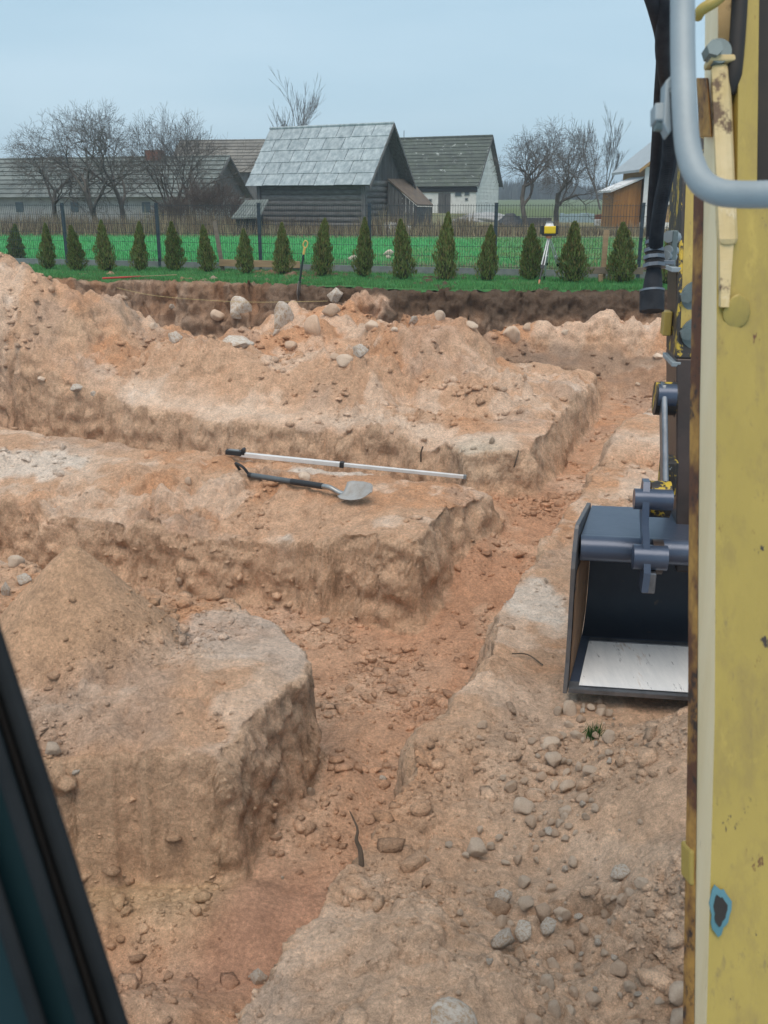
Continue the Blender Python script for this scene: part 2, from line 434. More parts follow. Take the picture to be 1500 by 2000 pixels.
    rough = 1 - 0.9 * smoothp
    zb = z.copy()
    # lumps
    rub = sstep(0.0, 0.5, fbm(X * 0.8, Y * 0.8, oct=3, seed=40) + 0.3 * heapm - 0.15 * right - 0.3 * right * sstep(0.2, 0.7, X - gx))
    b1 = np.abs(vn(X * 4, Y * 4, seed=41)); b2 = np.abs(vn(X * 10 + e1 * 6, Y * 10, seed=42)); b3 = np.abs(vn(X * 24, Y * 24, seed=43))
    wx, wy = X + 0.03 * vn(X * 14, Y * 14, seed=44), Y + 0.03 * vn(X * 14 + 50, Y * 14, seed=45)
    clod = 0
    for fq, hgt, sd_, on in ((5.0, 0.050, 301, .62), (10.0, 0.034, 311, .50), (21.0, 0.018, 321, .45)):
        d_, r_ = worley(wx * fq, wy * fq, sd_)
        clod = clod + hgt * np.sqrt(np.clip(1 - (d_ / (0.30 + 0.3 * r_)) ** 2, 0, 1)) * (r_ > on) * (0.5 + r_)
    conem = np.clip(cone * 6, 0, 1)
    z = z + rough * (1 - 0.8 * conem) * (0.35 + 0.65 * rub) * (1 - 0.55 * floor) * (1 - 0.85 * bkt) * (0.07 * (b1 - .4) + 0.035 * (b2 - .4) + 0.016 * (b3 - .4) + clod * (1 + 0.1 * np.clip(H * 3, 0, 1)) * sstep(-0.28, 0.22, fbm(X * 1.3, Y * 1.3, oct=4, seed=46) + 0.3 * cham + 0.25 * np.clip(H * 3, 0, 1)))
    # re-space every column along the surface itself, so that steep walls carry as many points as level ground
    flds = dict(zb=zb, H=H, cone=cone, heapm=heapm, floor=floor, rough=rough, rub=rub, right=right, le=le, bw=bw, yT2f=yT2f, conem=conem)
    ZG[:] = z
    n2 = NR2; Yn = np.empty((n2, NC), np.float32); Zn = np.empty_like(Yn); Fn = {k: np.empty_like(Yn) for k in flds}
    for j in range(NC):
        yj, zj = Y[:, j], z[:, j]
        ds = np.hypot(np.diff(yj), np.diff(zj) * 0.9) / (yj[1:] + 1.0)
        s_ = np.concatenate([[0], np.cumsum(ds)])
        # keep neighbours in step by blending with the even spacing
        q_ = np.linspace(0, s_[-1], n2)
        Yn[:, j] = np.interp(q_, s_, yj); Zn[:, j] = np.interp(q_, s_, zj)
        for k, v in flds.items(): Fn[k][:, j] = np.interp(q_, s_, v[:, j])
    # smooth the re-spacing across columns, then read the fields again at the smoothed places
    k_ = 9; pad = np.pad(Yn, ((0, 0), (k_, k_)), 'edge'); cs = np.cumsum(np.pad(pad, ((0, 0), (1, 0))), axis=1)
    Yn = ((cs[:, 2 * k_ + 1:] - cs[:, :-(2 * k_ + 1)]) / (2 * k_ + 1)).astype(np.float32)
    for j in range(NC):
        yj = Y[:, j]
        Zn[:, j] = np.interp(Yn[:, j], yj, z[:, j])
        for k, v in flds.items(): Fn[k][:, j] = np.interp(Yn[:, j], yj, v[:, j])
    X = tt[None, :] * (Yn + 2.5); Y = Yn; z = Zn
    X = X.astype(np.float32)
    zb = Fn['zb']
    H, cone, heapm, floor, rough, rub, right, le, bw, yT2f, conem = (Fn[k] for k in ('H', 'cone', 'heapm', 'floor', 'rough', 'rub', 'right', 'le', 'bw', 'yT2f', 'conem'))
    # walls get relief along their own normal
    gy, gx_ = np.gradient(zb)
    dyr = np.gradient(Y, axis=0); dxc = np.gradient(X, axis=1)
    dxr = np.gradient(X, axis=0); dyc = np.gradient(Y, axis=1)
    det = dxc * dyr - dxr * dyc; det = np.where(np.abs(det) < 1e-9, 1e-9, det)
    sx = (gx_ * dyr - gy * dyc) / det; sy = (gy * dxc - gx_ * dxr) / det
    nn = np.sqrt(sx * sx + sy * sy + 1)
    steep = sstep(0.7, 2.2, np.hypot(sx, sy))
    n3 = (0.034 * vn(X * 4.5, Y * 4.5, z * 4.5, 50) + 0.032 * vn(X * 11, Y * 11, z * 11, 51) + 0.03 * (np.abs(vn(X * 7, Y * 7, z * 8, 54)) - .4) + 0.028 * (np.abs(vn(X * 22, Y * 22, z * 22, 52)) - .4)
          + 0.022 * np.clip(vn(X * 2, Y * 2, z * 14, 53), -1, 0.2))
    n3 = n3 + 0.014 * (np.abs(vn(X * 48, Y * 48, z * 48, 55)) - .4)
    amp = n3 * np.maximum(steep, 0.25) * rough * (1 - 0.85 * conem) * (1 + 1.3 * sstep(1.2, 0.5, le - Y))
    PX = X + amp * (-sx / nn); PY = Y + amp * (-sy / nn); PZ = z + amp / nn

    # ---- colour of the soil itself
    def C(*c): return np.array(c, np.float32)
    tan, orange, pale, grey = C(.635, .40, .262), C(.595, .315, .175), C(.78, .59, .455), C(.46, .345, .275)
    red, dark, cream = C(.53, .265, .155), C(.095, .064, .045), C(.62, .51, .40)
    def mix(c, k, m): return c * (1 - m[..., None]) + k * m[..., None]
    c = np.ones(z.shape + (3,), np.float32) * tan
    n_a = fbm(X * 0.9, Y * 0.9, oct=5, seed=60); n_b = fbm(X * 2.2, Y * 2.2, oct=5, seed=61); n_c = fbm(X * 5, Y * 5, PZ * 5, oct=4, seed=62)
    c = mix(c, orange, sstep(-0.05, 0.28, n_a + 0.25 * n_c) * 0.85)
    c = mix(c, pale, sstep(0.05, 0.26, n_b + 0.3 * n_c) * 0.6 * (1 - 0.7 * floor))
    c = mix(c, grey, sstep(0.12, 0.45, fbm(X * 1.5 + 7, Y * 1.5, oct=5, seed=63)) * 0.45)
    # near right bank is duller, the far heaps pinker
    c = mix(c, C(.63, .445, .315), right * sstep(5, 3.4, Y) * 0.6)
    # pale crust along the top edge of the far block and on the middle one
    crust = np.exp(-((Y - yT2f - 0.3) / 0.28) ** 2) * sstep(-0.5, 0.2, n_b + 0.25) * (1 - np.clip(H * 3, 0, 1))
    c = mix(c, pale, crust * 0.85)
    nose = np.exp(-(((X - 0.85) / 0.42) ** 2 + ((Y - 8.4) / 0.25) ** 2)) * sstep(-1.25, -1.1, PZ)
    c = mix(c, cream, np.clip(nose * 1.1, 0, 1) * 0.9)
    white = (np.exp(-(((X + 3.4) / 0.55) ** 2 + ((Y - 8.6) / 0.3) ** 2)) + np.exp(-(((X + 3.7) / 0.5) ** 2 + ((Y - 7.7) / 0.15) ** 2)) + np.exp(-(((X - 0.95) / 0.2) ** 2 + ((Y - 5.35) / 0.3) ** 2))
             + np.exp(-(((X + 0.4) / 0.45) ** 2 + ((Y - 8.2) / 0.2) ** 2)) + 0.8 * np.exp(-(((X + 0.75) / 0.12) ** 2 + ((Y - 6.7) / 0.3) ** 2))
             + 0.9 * np.exp(-(((X + 0.03) / 0.07) ** 2 + ((Y - 3.55) / 0.35) ** 2)))
    c = mix(c, C(.76, .66, .57), sstep(.30, .62, white + .5 * n_b + .35 * n_c) * 0.78)
    greyc = np.exp(-(((X + 0.85) / 0.45) ** 2 + ((Y - 5.0) / 0.35) ** 2)) + np.exp(-(((X + 0.45) / 0.2) ** 2 + ((Y - 4.7) / 0.3) ** 2))
    c = mix(c, C(.60, .48, .40), sstep(.25, .7, greyc + .45 * n_b + .3 * n_c) * 0.65)
    # subsoil: deeper is redder
    deep = sstep(-1.12, -1.45, PZ + 0.10 * n_b) * sstep(13.5, 12.5, Y)
    c = mix(c, C(.60, .365, .24), deep * 0.8)
    c = mix(c, red, deep * sstep(-0.15, 0.35, n_a + 0.5 * sstep(-0.8, 0.6, X)) * 0.45)
    c = mix(c, C(.72, .50, .355), deep * sstep(0.05, 0.4, n_b) * 0.55)
    c = mix(c, C(.62, .44, .27), sstep(3.1, 3.5, Y) * sstep(3.75, 3.6, Y) * sstep(-0.4, -0.8, X) * 0.75)        # ochre sand face
    c = mix(c, C(.53, .30, .205), np.exp(-(((X + 0.52 - 0.25 * (Y - 3.3)) / 0.26) ** 4 + ((Y - 3.35) / 0.42) ** 4)) * 0.85)
    streak = vn(X * 14, X * 0, seed=66) * 0.5 + vn(X * 37, X * 0, seed=67) * 0.5
    c = c * (1 + (0.16 * streak * np.exp(-((Y - 3.62) / 0.14) ** 4) * sstep(-0.4, -0.7, X))[..., None])
    c = mix(c, C(.68, .46, .31), steep * sstep(-0.5, 0.1, n_a + 0.3) * 0.75 * sstep(14, 13, Y))
    c = mix(c, C(.24, .135, .085), sstep(0.22, 0.45, n_c) * steep * 0.4)                                     # damp crumbs in the walls
    c = mix(c, C(.54, .295, .175), np.exp(-(((X - 0.5) / 0.55) ** 2 + ((Y - 11.3) / 0.6) ** 2)) * 0.8)             # red heap
    c = mix(c, C(.60, .375, .235), conem * 0.9)
    # grey-brown pit and black topsoil below the turf
    dl = le - Y
    pit = sstep(3.4, 1.6, dl) * sstep(0.3, -0.3, z + 0.45) * sstep(0.2, 0.0, H - 0.25)
    c = mix(c, C(.25, .18, .135), pit * 0.75)
    top = sstep(bw + 0.35 + 0.4 * n_a, bw * 0.7 + 0.05, dl) * sstep(0.15, 0.0, H - 0.45 - 0.5 * (X > 1.2))
    c = mix(c, dark, top * np.interp(X, [-6, -3, -1.5, 0], [0.45, 0.55, 0.8, 0.95]) * sstep(-0.65, -0.3, PZ + 0.15 * n_b))
    c = c * (1 + 0.10 * n_c[..., None])
    c = np.clip(c, 0.01, 0.9)
    dens = (0.35 + 0.5 * sstep(3.0, 2.6, Y) * right + 1.0 * sstep(3.6, 3.4, Y) * sstep(-0.35, -0.5, X) + 0.15 * right + 0.8 * rub + 1.3 * floor * sstep(-0.1, 0.3, n_b + 0.1) + 0.6 * heapm * (1 - conem)) * rough * (1 - 0.7 * conem) * (1 - 0.7 * steep)
    return PX, PY, PZ, c, dens, X, Y
PX, PY, PZ, GC, DENS, XN, YN = make_ground()
idx = np.arange(NR2 * NC).reshape(NR2, NC)
quads = np.stack([idx[:-1, :-1], idx[:-1, 1:], idx[1:, 1:], idx[1:, :-1]], -1).reshape(-1, 4)
gme = mesh_np('excavated_ground', np.stack([PX, PY, PZ], -1).reshape(-1, 3), quads, SOIL, True, GC.reshape(-1, 3))
tag(link('excavated_ground', gme), kind='structure')

def gh(x, y):
    """ground height (dig site)"""
    r = math.log((y + 1) / (Y0 + 1)) / math.log((Y1 + 1) / (Y0 + 1)) * (NR - 1)
    c = (x / (y + 2.5) + TM) / (2 * TM) * (NC - 1)
    r = min(max(r, 0), NR - 1.001); c = min(max(c, 0), NC - 1.001)
    i, j = int(r), int(c); a, b = r - i, c - j
    return float((ZG[i, j] * (1 - a) + ZG[i + 1, j] * a) * (1 - b) + (ZG[i, j + 1] * (1 - a) + ZG[i + 1, j + 1] * a) * b)

def hit(px, py, step=0.008):
    """where the ray through a photo pixel meets the dug ground"""
    d = FWD + (px - 750) / F * RGT - (py - 1000) / F * UPV
    y = 1.2
    while y < 19:
        p = CAM + d * (y / d.y)
        if p.z < gh(p.x, p.y): return Vector((p.x, p.y, gh(p.x, p.y)))
        y += step * (1 + y * 0.2)
    return CAM + d * (16 / d.y)

def zc_of(p): return (Vector(p) - CAM).dot(FWD)

# ------------------------------------------------------------------ lawn and field
def fence_pt(px):
    """point of the fence line seen at photo column px"""
    a = pixz(200, 520, 0.0); b = pixz(1230, 545, 0.0)
    d = b - a; k = (px - 750) / F
    # X = k * zc, on the line a + s d at z = 0.5
    def zc(p): return (p + Vector((0, 0, 0.5)) - CAM).dot(FWD)
    s0, s1 = -1.0, 2.5
    f = lambda s: (a + s * d).x - k * zc(a + s * d)
    for _ in range(60):
        m = (s0 + s1) / 2
        if f(m) > 0: s1 = m
        else: s0 = m
    return a + s0 * d
FA, FB = pixz(200, 520, 0.0), pixz(1230, 545, 0.0)
def fence_y(x): return FA.y + (np.asarray(x) - FA.x) * (FB.y - FA.y) / (FB.x - FA.x)

def make_lawn():
    nx, ny = 420, 60
    x = np.linspace(-13, 12.5, nx)[None, :] * np.ones((ny, 1)); t = np.linspace(0, 1, ny)[:, None] ** 1.3
    a = lawn_edge(x) + 0.02; b = fence_y(x) + 0.15
    y = a + (b - a) * t
    z = 0.0 + 0.02 * fbm(x * 1.5, y * 1.5, oct=3, seed=70) - 0.09 * sstep(0.16, 0.0, y - a) * (0.6 + 0.4 * vn(x * 9, y * 9, seed=71))
    n = fbm(x * 1.2, y * 1.2, oct=4, seed=72)
    c = np.array((.085, .24, .085)) * np.ones(x.shape + (1,)) * (1 + 0.35 * n[..., None])
    bare = sstep(0.22, 0.45, fbm(x * 0.9 + 5, y * 2, oct=4, seed=73)) * 0.6
    c = c * (1 - bare[..., None]) + np.array((.13, .115, .055)) * bare[..., None]
    c = c * (0.45 + 0.55 * sstep(0.0, 0.12, y - a))[..., None] if False else c
    i = np.arange(nx * ny).reshape(ny, nx)
    q = np.stack([i[:-1, :-1], i[:-1, 1:], i[1:, 1:], i[1:, :-1]], -1).reshape(-1, 4)
    V = np.stack([x, y, z], -1).reshape(-1, 3)
    return V, q, c.reshape(-1, 3)
GRASS = material('grass', tint=True, rough=0.9, col2=(.03, .09, .02), scale=30, lo=.45, hi=.75, bump=0.02, bscale=60, spec=0.2)
BLADE = material('grass_blade', tint=True, rough=0.7, spec=0.2, transl=0.3)
V, q, c = make_lawn()
tag(link('lawn', mesh_np('lawn', V, q, GRASS, True, c)), kind='structure')

def field_z(x, y):
    x = np.asarray(x, float); y = np.asarray(y, float)
    return 0.75 * sstep(44, 85, y) * sstep(-16, -4, x) + 0.05 * vn(x * 0.1, y * 0.1, seed=80) * sstep(20, 30, y) + 6 * sstep(150, 600, y) - 0.01
def make_field():
    nx, ny = 320, 260
    u = np.linspace(-1, 1, nx); xs = np.sign(u) * (np.abs(u) ** 2.6 * 760 + np.abs(u) * 40)
    v = np.linspace(0, 1, ny); dy = 1600 ** v - 1 + v * 30
    x = xs[None, :] * np.ones((ny, 1)); y = np.clip(fence_y(np.clip(x, -25, 25)), 12, 26) + 0.1 + dy[:, None]
    z = field_z(x, y)
    n = fbm(x * 0.25, y * 0.12, oct=4, seed=81); n2 = fbm(x * 0.9, y * 0.6, oct=4, seed=82)
    green = np.array((.070, .33, .105)); dull = np.array((.13, .21, .085)); dry = np.array((.24, .195, .125)); earth = np.array((.17, .13, .09))
    c = green * np.ones(x.shape + (1,)) * (1 + 0.2 * n[..., None])
    def mix(c, k, m): return c * (1 - m[..., None]) + np.array(k) * m[..., None]
    c = mix(c, dull, sstep(1.5, 7, x + 0.05 * (y - 20) + 1.5 * n) * 0.75)
    c = mix(c, (.16, .20, .07), sstep(-3, 2, x + 2 * n2) * sstep(0.0, 0.4, n2) * sstep(34, 26, y) * 0.6)
    c = mix(c, earth, sstep(3.4, 0.6, dy[:, None] + 2.2 * n2 - sstep(-5, 1, x) * 2.5) * 0.75)
    c = mix(c, dry, sstep(39, 43, y + 2 * n2) * 0.85)
    c = mix(c, (.10, .14, .06), sstep(55, 70, y) * sstep(0, 10, x) * 0.8)
    i = np.arange(nx * ny).reshape(ny, nx)
    q = np.stack([i[:-1, :-1], i[:-1, 1:], i[1:, 1:], i[1:, :-1]], -1).reshape(-1, 4)
    return np.stack([x, y, z], -1).reshape(-1, 3), q, c.reshape(-1, 3)
FIELD = material('field', tint=True, rough=0.95, col2=(.07, .19, .075), scale=3.5, lo=.5, hi=.85, bump=0.05, bscale=9, spec=0.15)
V, q, c = make_field()
tag(link('field', mesh_np('field', V, q, FIELD, True, c)), kind='structure')

def blades(name, xs, ys, zs, h, wd, cols, mat, label, cat, lean=0.35):
    """one triangle per blade, a mass nobody could count"""
    n = len(xs); a = RNG.uniform(0, 2 * np.pi, n); dx, dy = np.cos(a) * wd / 2, np.sin(a) * wd / 2
    b = RNG.uniform(0, 2 * np.pi, n); ln = RNG.uniform(0, lean, n) * h
    V = np.empty((n, 3, 3), np.float32)
    V[:, 0] = np.stack([xs - dx, ys - dy, zs - 0.01], -1); V[:, 1] = np.stack([xs + dx, ys + dy, zs - 0.01], -1)
    V[:, 2] = np.stack([xs + np.cos(b) * ln, ys + np.sin(b) * ln, zs + h], -1)
    c = np.repeat(cols, 3, axis=0)
    o = link(name, mesh_np(name, V.reshape(-1, 3), np.arange(3 * n).reshape(n, 3), mat, False, c))
    return tag(o, label, cat, kind='stuff')

n = 70000
x = RNG.uniform(-9, 8, n); a = lawn_edge(x) + 0.0; b = fence_y(x); t = RNG.uniform(0, 1, n) ** 1.4
y = a + (b - a) * t
cl = np.array((.09, .27, .09)) * RNG.uniform(0.55, 1.5, (n, 1)) + np.array((.05, .02, 0)) * (RNG.uniform(0, 1, (n, 1)) > 0.85)
blades('lawn_grass', x, y, np.zeros(n), RNG.uniform(.02, .065, n), RNG.uniform(.006, .014, n), cl, BLADE,
       'short green lawn grass between the pit and the wire fence', 'grass', 0.8)
n = 60000
x = RNG.uniform(-17, 14, n); d = RNG.uniform(0, 1, n) ** 1.5 * 22 + 0.3; y = fence_y(x) + d
g = np.array((.075, .35, .11)) * RNG.uniform(0.6, 1.4, (n, 1))
dry_ = (RNG.uniform(0, 1, n) < np.where(x > 0, 0.45, 0.06) * np.exp(-d / 9))[:, None]
g = np.where(dry_, np.array((.26, .21, .11)), np.where((x[:, None] > 3) & (RNG.uniform(0, 1, (n, 1)) < .6), np.array((.10, .17, .05)), g))
blades('field_grass', x, y, field_z(x, y), RNG.uniform(.04, .12, n), RNG.uniform(.01, .025, n), g, BLADE,
       'green crop and grass of the field behind the wire fence', 'grass', 0.8)
# tall dry grass strip before the farm buildings
n = 26000
x = RNG.uniform(-26, 14, n); y = RNG.normal(44.0, 1.4, n) - 0.02 * x
hh = RNG.uniform(.3, 1.2, n) * (0.75 + 0.5 * vn(x * 0.5, y * 0.5, seed=84)) * np.where(x > 4, 0.55, 1.0)
g = np.array((.36, .29, .19)) * RNG.uniform(0.45, 1.25, (n, 1)); g = np.where(RNG.uniform(0, 1, (n, 1)) < .22, np.array((.13, .09, .065)), g)
blades('dry_grass', x, y, field_z(x, y), hh, RNG.uniform(.02, .05, n), g, BLADE,
       'tall dry straw-coloured grass strip along the farm buildings', 'dry grass', 0.45)
n = 2600
x = RNG.uniform(-14, 12, n); y = fence_y(x) + RNG.uniform(0.15, 0.8, n)
g = np.array((.27, .23, .13)) * RNG.uniform(0.5, 1.3, (n, 1)); g = np.where(RNG.uniform(0, 1, (n, 1)) < .4, np.array((.07, .13, .04)), g)
blades('fence_weeds', x, y, np.zeros(n), RNG.uniform(.06, .28, n), RNG.uniform(.006, .014, n), g, BLADE,
       'straggly weeds growing along the back of the wire fence', 'weeds', 0.6)

# loose clods: a mass of crumbs that follows the ground
def ico(sub):
    bm = bmesh.new(); bmesh.ops.create_icosphere(bm, subdivisions=sub, radius=1.0)
    v = np.array([p.co[:] for p in bm.verts], np.float32); f = np.array([[q.index for q in p.verts] for p in bm.faces], np.int32)
    bm.free(); return v, f
def clods(name, n, sub, r0, r1, label, cat, ymax, flat=False, mask=None):
    v, f = ico(sub)
    w = (DENS * (YN < ymax) * (YN > 1.6) * (lawn_edge(XN) - YN > 0.35)).astype(np.float64)
    cellw = np.abs(np.gradient(YN, axis=0) * np.gradient(XN, axis=1))
    w = w * cellw ** 0.55 * (0.04 + sstep(0.0, 0.45, fbm(XN * 1.7, YN * 1.7, oct=4, seed=47))); w[np.abs(XN) > 0.47 * YN + 0.9] = 0
    if mask is not None: w = mask * cellw ** 0.8
    p = np.cumsum(w.ravel()); k = np.searchsorted(p, RNG.uniform(0, p[-1], n)); k = np.clip(k, 0, NR2 * NC - 1)
    c = np.stack([PX.ravel()[k], PY.ravel()[k], PZ.ravel()[k]], -1)
    r = r0 * (r1 / r0) ** (RNG.uniform(0, 1, n) ** 3.0)
    sc = r[:, None] * RNG.uniform(0.5, 1.4, (n, 3)) * np.array((1, 1, 0.62))
    a = RNG.uniform(0, 6.28, n); ca, sa = np.cos(a), np.sin(a)
    jit = 1 + 0.25 * RNG.standard_normal((n, len(v)))
    P = v[None] * jit[..., None] * sc[:, None, :]
    Q = P.copy(); Q[..., 0] = P[..., 0] * ca[:, None] - P[..., 1] * sa[:, None]; Q[..., 1] = P[..., 0] * sa[:, None] + P[..., 1] * ca[:, None]
    Q += c[:, None, :] + np.array((0, 0, 0.25)) * sc[:, None, 2:3]
    col = GC.reshape(-1, 3)[k] * RNG.uniform(0.75, 1.25, (n, 1))
    Fc = (f[None] + (np.arange(n) * len(v))[:, None, None]).reshape(-1, 3)
    o = link(name, mesh_np(name, Q.reshape(-1, 3), Fc, SOIL, not flat, np.repeat(col, len(v), axis=0)))
    tag(o, label, cat, kind='stuff')
clods('loose_clods', 9500, 1, 0.008, 0.055, 'loose crumbled clods of sandy soil strewn over the dig', 'soil clods', 15.0)
clods('soil_crumbs', 24000, 1, 0.004, 0.013, 'fine soil crumbs and grit strewn over the near ground', 'soil crumbs', 8.0)

fm = ((PZ < -1.3) & (YN < 8.5) & (YN > 1.7)).astype(np.float64) * sstep(-0.15, 0.35, fbm(XN * 2.2, YN * 2.2, oct=3, seed=48) + 0.25 * ((YN < 3.6) & (XN < -0.75)) + 0.15)
fm *= 1 - 0.95 * np.exp(-(((XN + 0.52 - 0.25 * (YN - 3.3)) / 0.26) ** 4 + ((YN - 3.35) / 0.4) ** 4))
clods('trench_rubble', 3600, 1, 0.008, 0.045, 'crumbled rubble lying on the trench floor', 'soil rubble', 9.0, mask=fm)
fm = np.exp(-((YN - 3.82) / 0.16) ** 2) * sstep(-0.45, -0.6, XN) * sstep(-0.1, 0.3, fbm(XN * 3, YN * 3, oct=3, seed=49) + 0.1)
clods('edge_crumbs', 900, 1, 0.008, 0.032, 'crumbs along the top edge of the cut face', 'soil crumbs', 9.0, mask=fm)
# ------------------------------------------------------------------ farm buildings
M_slate = material('weathered_sheet', (.40, .455, .485), .75, col2=(.23, .28, .31), scale=2.2, stretch=(2.2, 2.2, 0.35), lo=.36, hi=.62, spots=[((.17, .19, .18), 6, .58, .72), ((.52, .56, .58), 4, .60, .7)], bump=.004, bscale=30, objvar=.09)
M_log = material('weathered_log', (.115, .105, .100), .9, col2=(.20, .195, .19), scale=3, stretch=(1, 1, 6), bump=.01, bscale=20, objvar=.25)
M_board = material('weathered_board', (.15, .15, .15), .9, col2=(.085, .08, .08), scale=3, stretch=(4, 4, .5), bump=.006, bscale=20, objvar=.25)
M_dark = material('dark_opening_and_shade', (.03, .03, .032), .9)
M_rooftile = material('mossy_tile', (.105, .125, .105), .9, col2=(.065, .075, .07), scale=1.5, spots=[((.38, .41, .39), 2.6, .60, .64), ((.07, .10, .05), 3, .56, .72)], bump=.02, bscale=8, objvar=.15)
M_oldtile = material('old_grey_tile', (.18, .20, .19), .9, col2=(.10, .12, .115), scale=1.2, spots=[((.24, .26, .25), 3, .6, .7)], bump=.02, bscale=8, objvar=.12)
M_browntile = material('brown_grey_tile', (.21, .195, .17), .9, col2=(.15, .14, .125), scale=1.5, bump=.02, bscale=8, objvar=.1)
M_white = material('whitewash', (.80, .79, .77), .9, col2=(.64, .63, .61), scale=2.5, bump=.01, bscale=12, objvar=.06)
M_plaster = material('grey_plaster', (.36, .37, .37), .9, col2=(.28, .28, .28), scale=2, bump=.01, bscale=10)
M_rust = material('rusty_sheet', (.17, .125, .09), .85, col2=(.11, .085, .07), scale=3, spots=[((.20, .17, .06), 4, .6, .75)], bump=.005, bscale=20)
M_brick = material('old_brick', (.25, .10, .065), .9, col2=(.17, .075, .05), scale=6, bump=.01, bscale=20)
M_ochre = material('ochre_plank', (.36, .17, .045), .75, col2=(.27, .12, .035), scale=3, stretch=(3, 3, .4), objvar=.12, bump=.004, bscale=20)
M_ochre2 = material('pale_ochre_plank', (.42, .27, .12), .75, col2=(.34, .21, .09), scale=3, stretch=(.4, .4, 3), objvar=.1, bump=.004, bscale=20)
M_wtrim = material('white_trim', (.75, .76, .77), .6, col2=(.62, .63, .64), scale=5)
M_pane = material('window_glass', (.05, .07, .08), .08, spec=.6)
M_zinc = material('grey_metal_roof', (.42, .45, .47), .5, col2=(.34, .37, .39), scale=3, metal=.2)
M_paleblue = material('pale_blue_paint', (.34, .47, .55), .7, col2=(.28, .39, .46), scale=2)

UP = Vector((0, 0, 1))
def roof_rows(P0, P1, R0, R1, rows, th, name, mat, parent, cols=1, gap=0.0, jitter=0.0):
    """eave P0-P1, ridge R0-R1: rows of sheets that overlap like shingles, each an object"""
    out = []
    n = (P1 - P0).cross(R0 - P0).normalized()
    if n.z < 0: n = -n
    for r in range(rows):
        for c in range(cols):
            rj = random.Random(r * 31 + cols)
            def at(u, v):
                return (P0 + (P1 - P0) * u) * (1 - v) + (R0 + (R1 - R0) * u) * v
            jl = (random.random() - .5) * jitter; off = (0.5 / cols if (r % 2 and cols > 1) else 0)
            cut = [0.0] + [(k + (.35 if r % 2 else 0) + rj.uniform(-.12, .12)) / cols for k in range(1, cols)] + [1.0]
            u0, u1 = cut[c] + gap / 2, cut[c + 1] - gap / 2
            v0, v1 = r / rows + jl / rows, (r + 1.10) / rows
            v1 = min(v1, 1.0)
            lo, hi = n * (th * 1.6 + random.random() * th * jitter * 2), n * (th * .4)
            b = [at(u0, v0) + lo, at(u1, v0) + lo, at(u1, v1) + hi, at(u0, v1) + hi]
            out.append(MB().hexa([p - n * th for p in b], b).build(name, mat, parent))
    return out

def frame_of(root, ldir, gdir):
    """local (along length l, across g, height z) -> world"""
    l, g = Vector((*ldir, 0)).normalized(), Vector((*gdir, 0)).normalized()
    return lambda a, b, z: Vector(root) + l * a + g * b + UP * z

# ---- log granary with the big sheet roof
base = pixD(718, 450, 44.0); bz = -0.05
B0 = Vector((base.x, 44.0, bz))
barn = empty('log_granary', 'grey log granary with steep pale sheet roof in the middle of the farm', 'barn', B0)
W = frame_of(B0, (-5.7, 3.2), (3.2, 5.7))
Lb, Wb, ev, rd = 6.4, 4.1, 2.22, 4.72
def logwall(a0, b0, a1, b1, z0, z1, k, parent, inset=0.0):
    for i in range(k):
        h = (z1 - z0) / k; z = z0 + h * (i + .5)
        p, q_ = W(a0, b0, z), W(a1, b1, z)
        d = (q_ - p).normalized(); s = d.cross(UP)
        r = h * 0.52
        pts = []
        for t in range(8):
            an = 2 * math.pi * t / 8 + math.pi / 8
            pts.append(p + s * math.cos(an) * r * 0.8 + UP * math.sin(an) * r)
        MB().prism(pts, q_ - p).build('log', M_log, parent, smooth=True)
wl = MB(); i0 = .38
wl.hexa([W(i0 + .1, i0 + .1, 0), W(Lb - i0 - .1, i0 + .1, 0), W(Lb - i0 - .1, Wb - i0 - .1, 0), W(i0 + .1, Wb - i0 - .1, 0)],
        [W(i0 + .1, i0 + .1, ev), W(Lb - i0 - .1, i0 + .1, ev), W(Lb - i0 - .1, Wb - i0 - .1, ev), W(i0 + .1, Wb - i0 - .1, ev)])
wall = wl.build('wall', M_log, barn)
logwall(i0 - .1, i0, Lb - i0 + .1, i0, .02, ev - .05, 9, wall)
logwall(i0, i0 - .1, i0, Wb - i0 + .1, .02, ev + .1, 9, wall)
for a in (i0 - .05, Lb - i0 + .05):
    MB().box(W(a, i0 - .14, ev / 2), W(.09, 0, 0) - W(0, 0, 0), W(0, .05, 0) - W(0, 0, 0), UP * ev / 2).build('corner_post', M_board, barn)
gab = MB().prism([W(i0 + .06, i0 - .1, ev), W(i0 + .06, Wb - i0 + .1, ev), W(i0 + .06, Wb / 2, rd - .35)], W(.1, 0, 0) - W(0, 0, 0)).build('gable', M_dark, barn)
nb = 20
for i in range(nb):
    b0 = i0 + .02 + (Wb - 2 * i0 - .04) * i / nb; b1 = b0 + (Wb - 2 * i0 - .04) / nb * .93; bm_ = (b0 + b1) / 2
    top = ev + (rd - .28 - ev) * (1 - abs(bm_ - Wb / 2) / (Wb / 2 - i0 * .6))
    if top < ev + .12: continue
    sl = (rd - .28 - ev) / (Wb / 2 - i0 * .6)
    tl = ev + (rd - .28 - ev) * (1 - abs(b0 - Wb / 2) / (Wb / 2 - i0 * .6)); tr = ev + (rd - .28 - ev) * (1 - abs(b1 - Wb / 2) / (Wb / 2 - i0 * .6))
    o_ = random.random() * .012
    MB().prism([W(i0 - o_, b0, ev - .04 + random.random() * .05), W(i0 - o_, b1, ev - .04), W(i0 - o_, b1, max(tr, ev + .05)), W(i0 - o_, b0, max(tl, ev + .05))], W(.03, 0, 0) - W(0, 0, 0)).build('plank', M_board, gab)
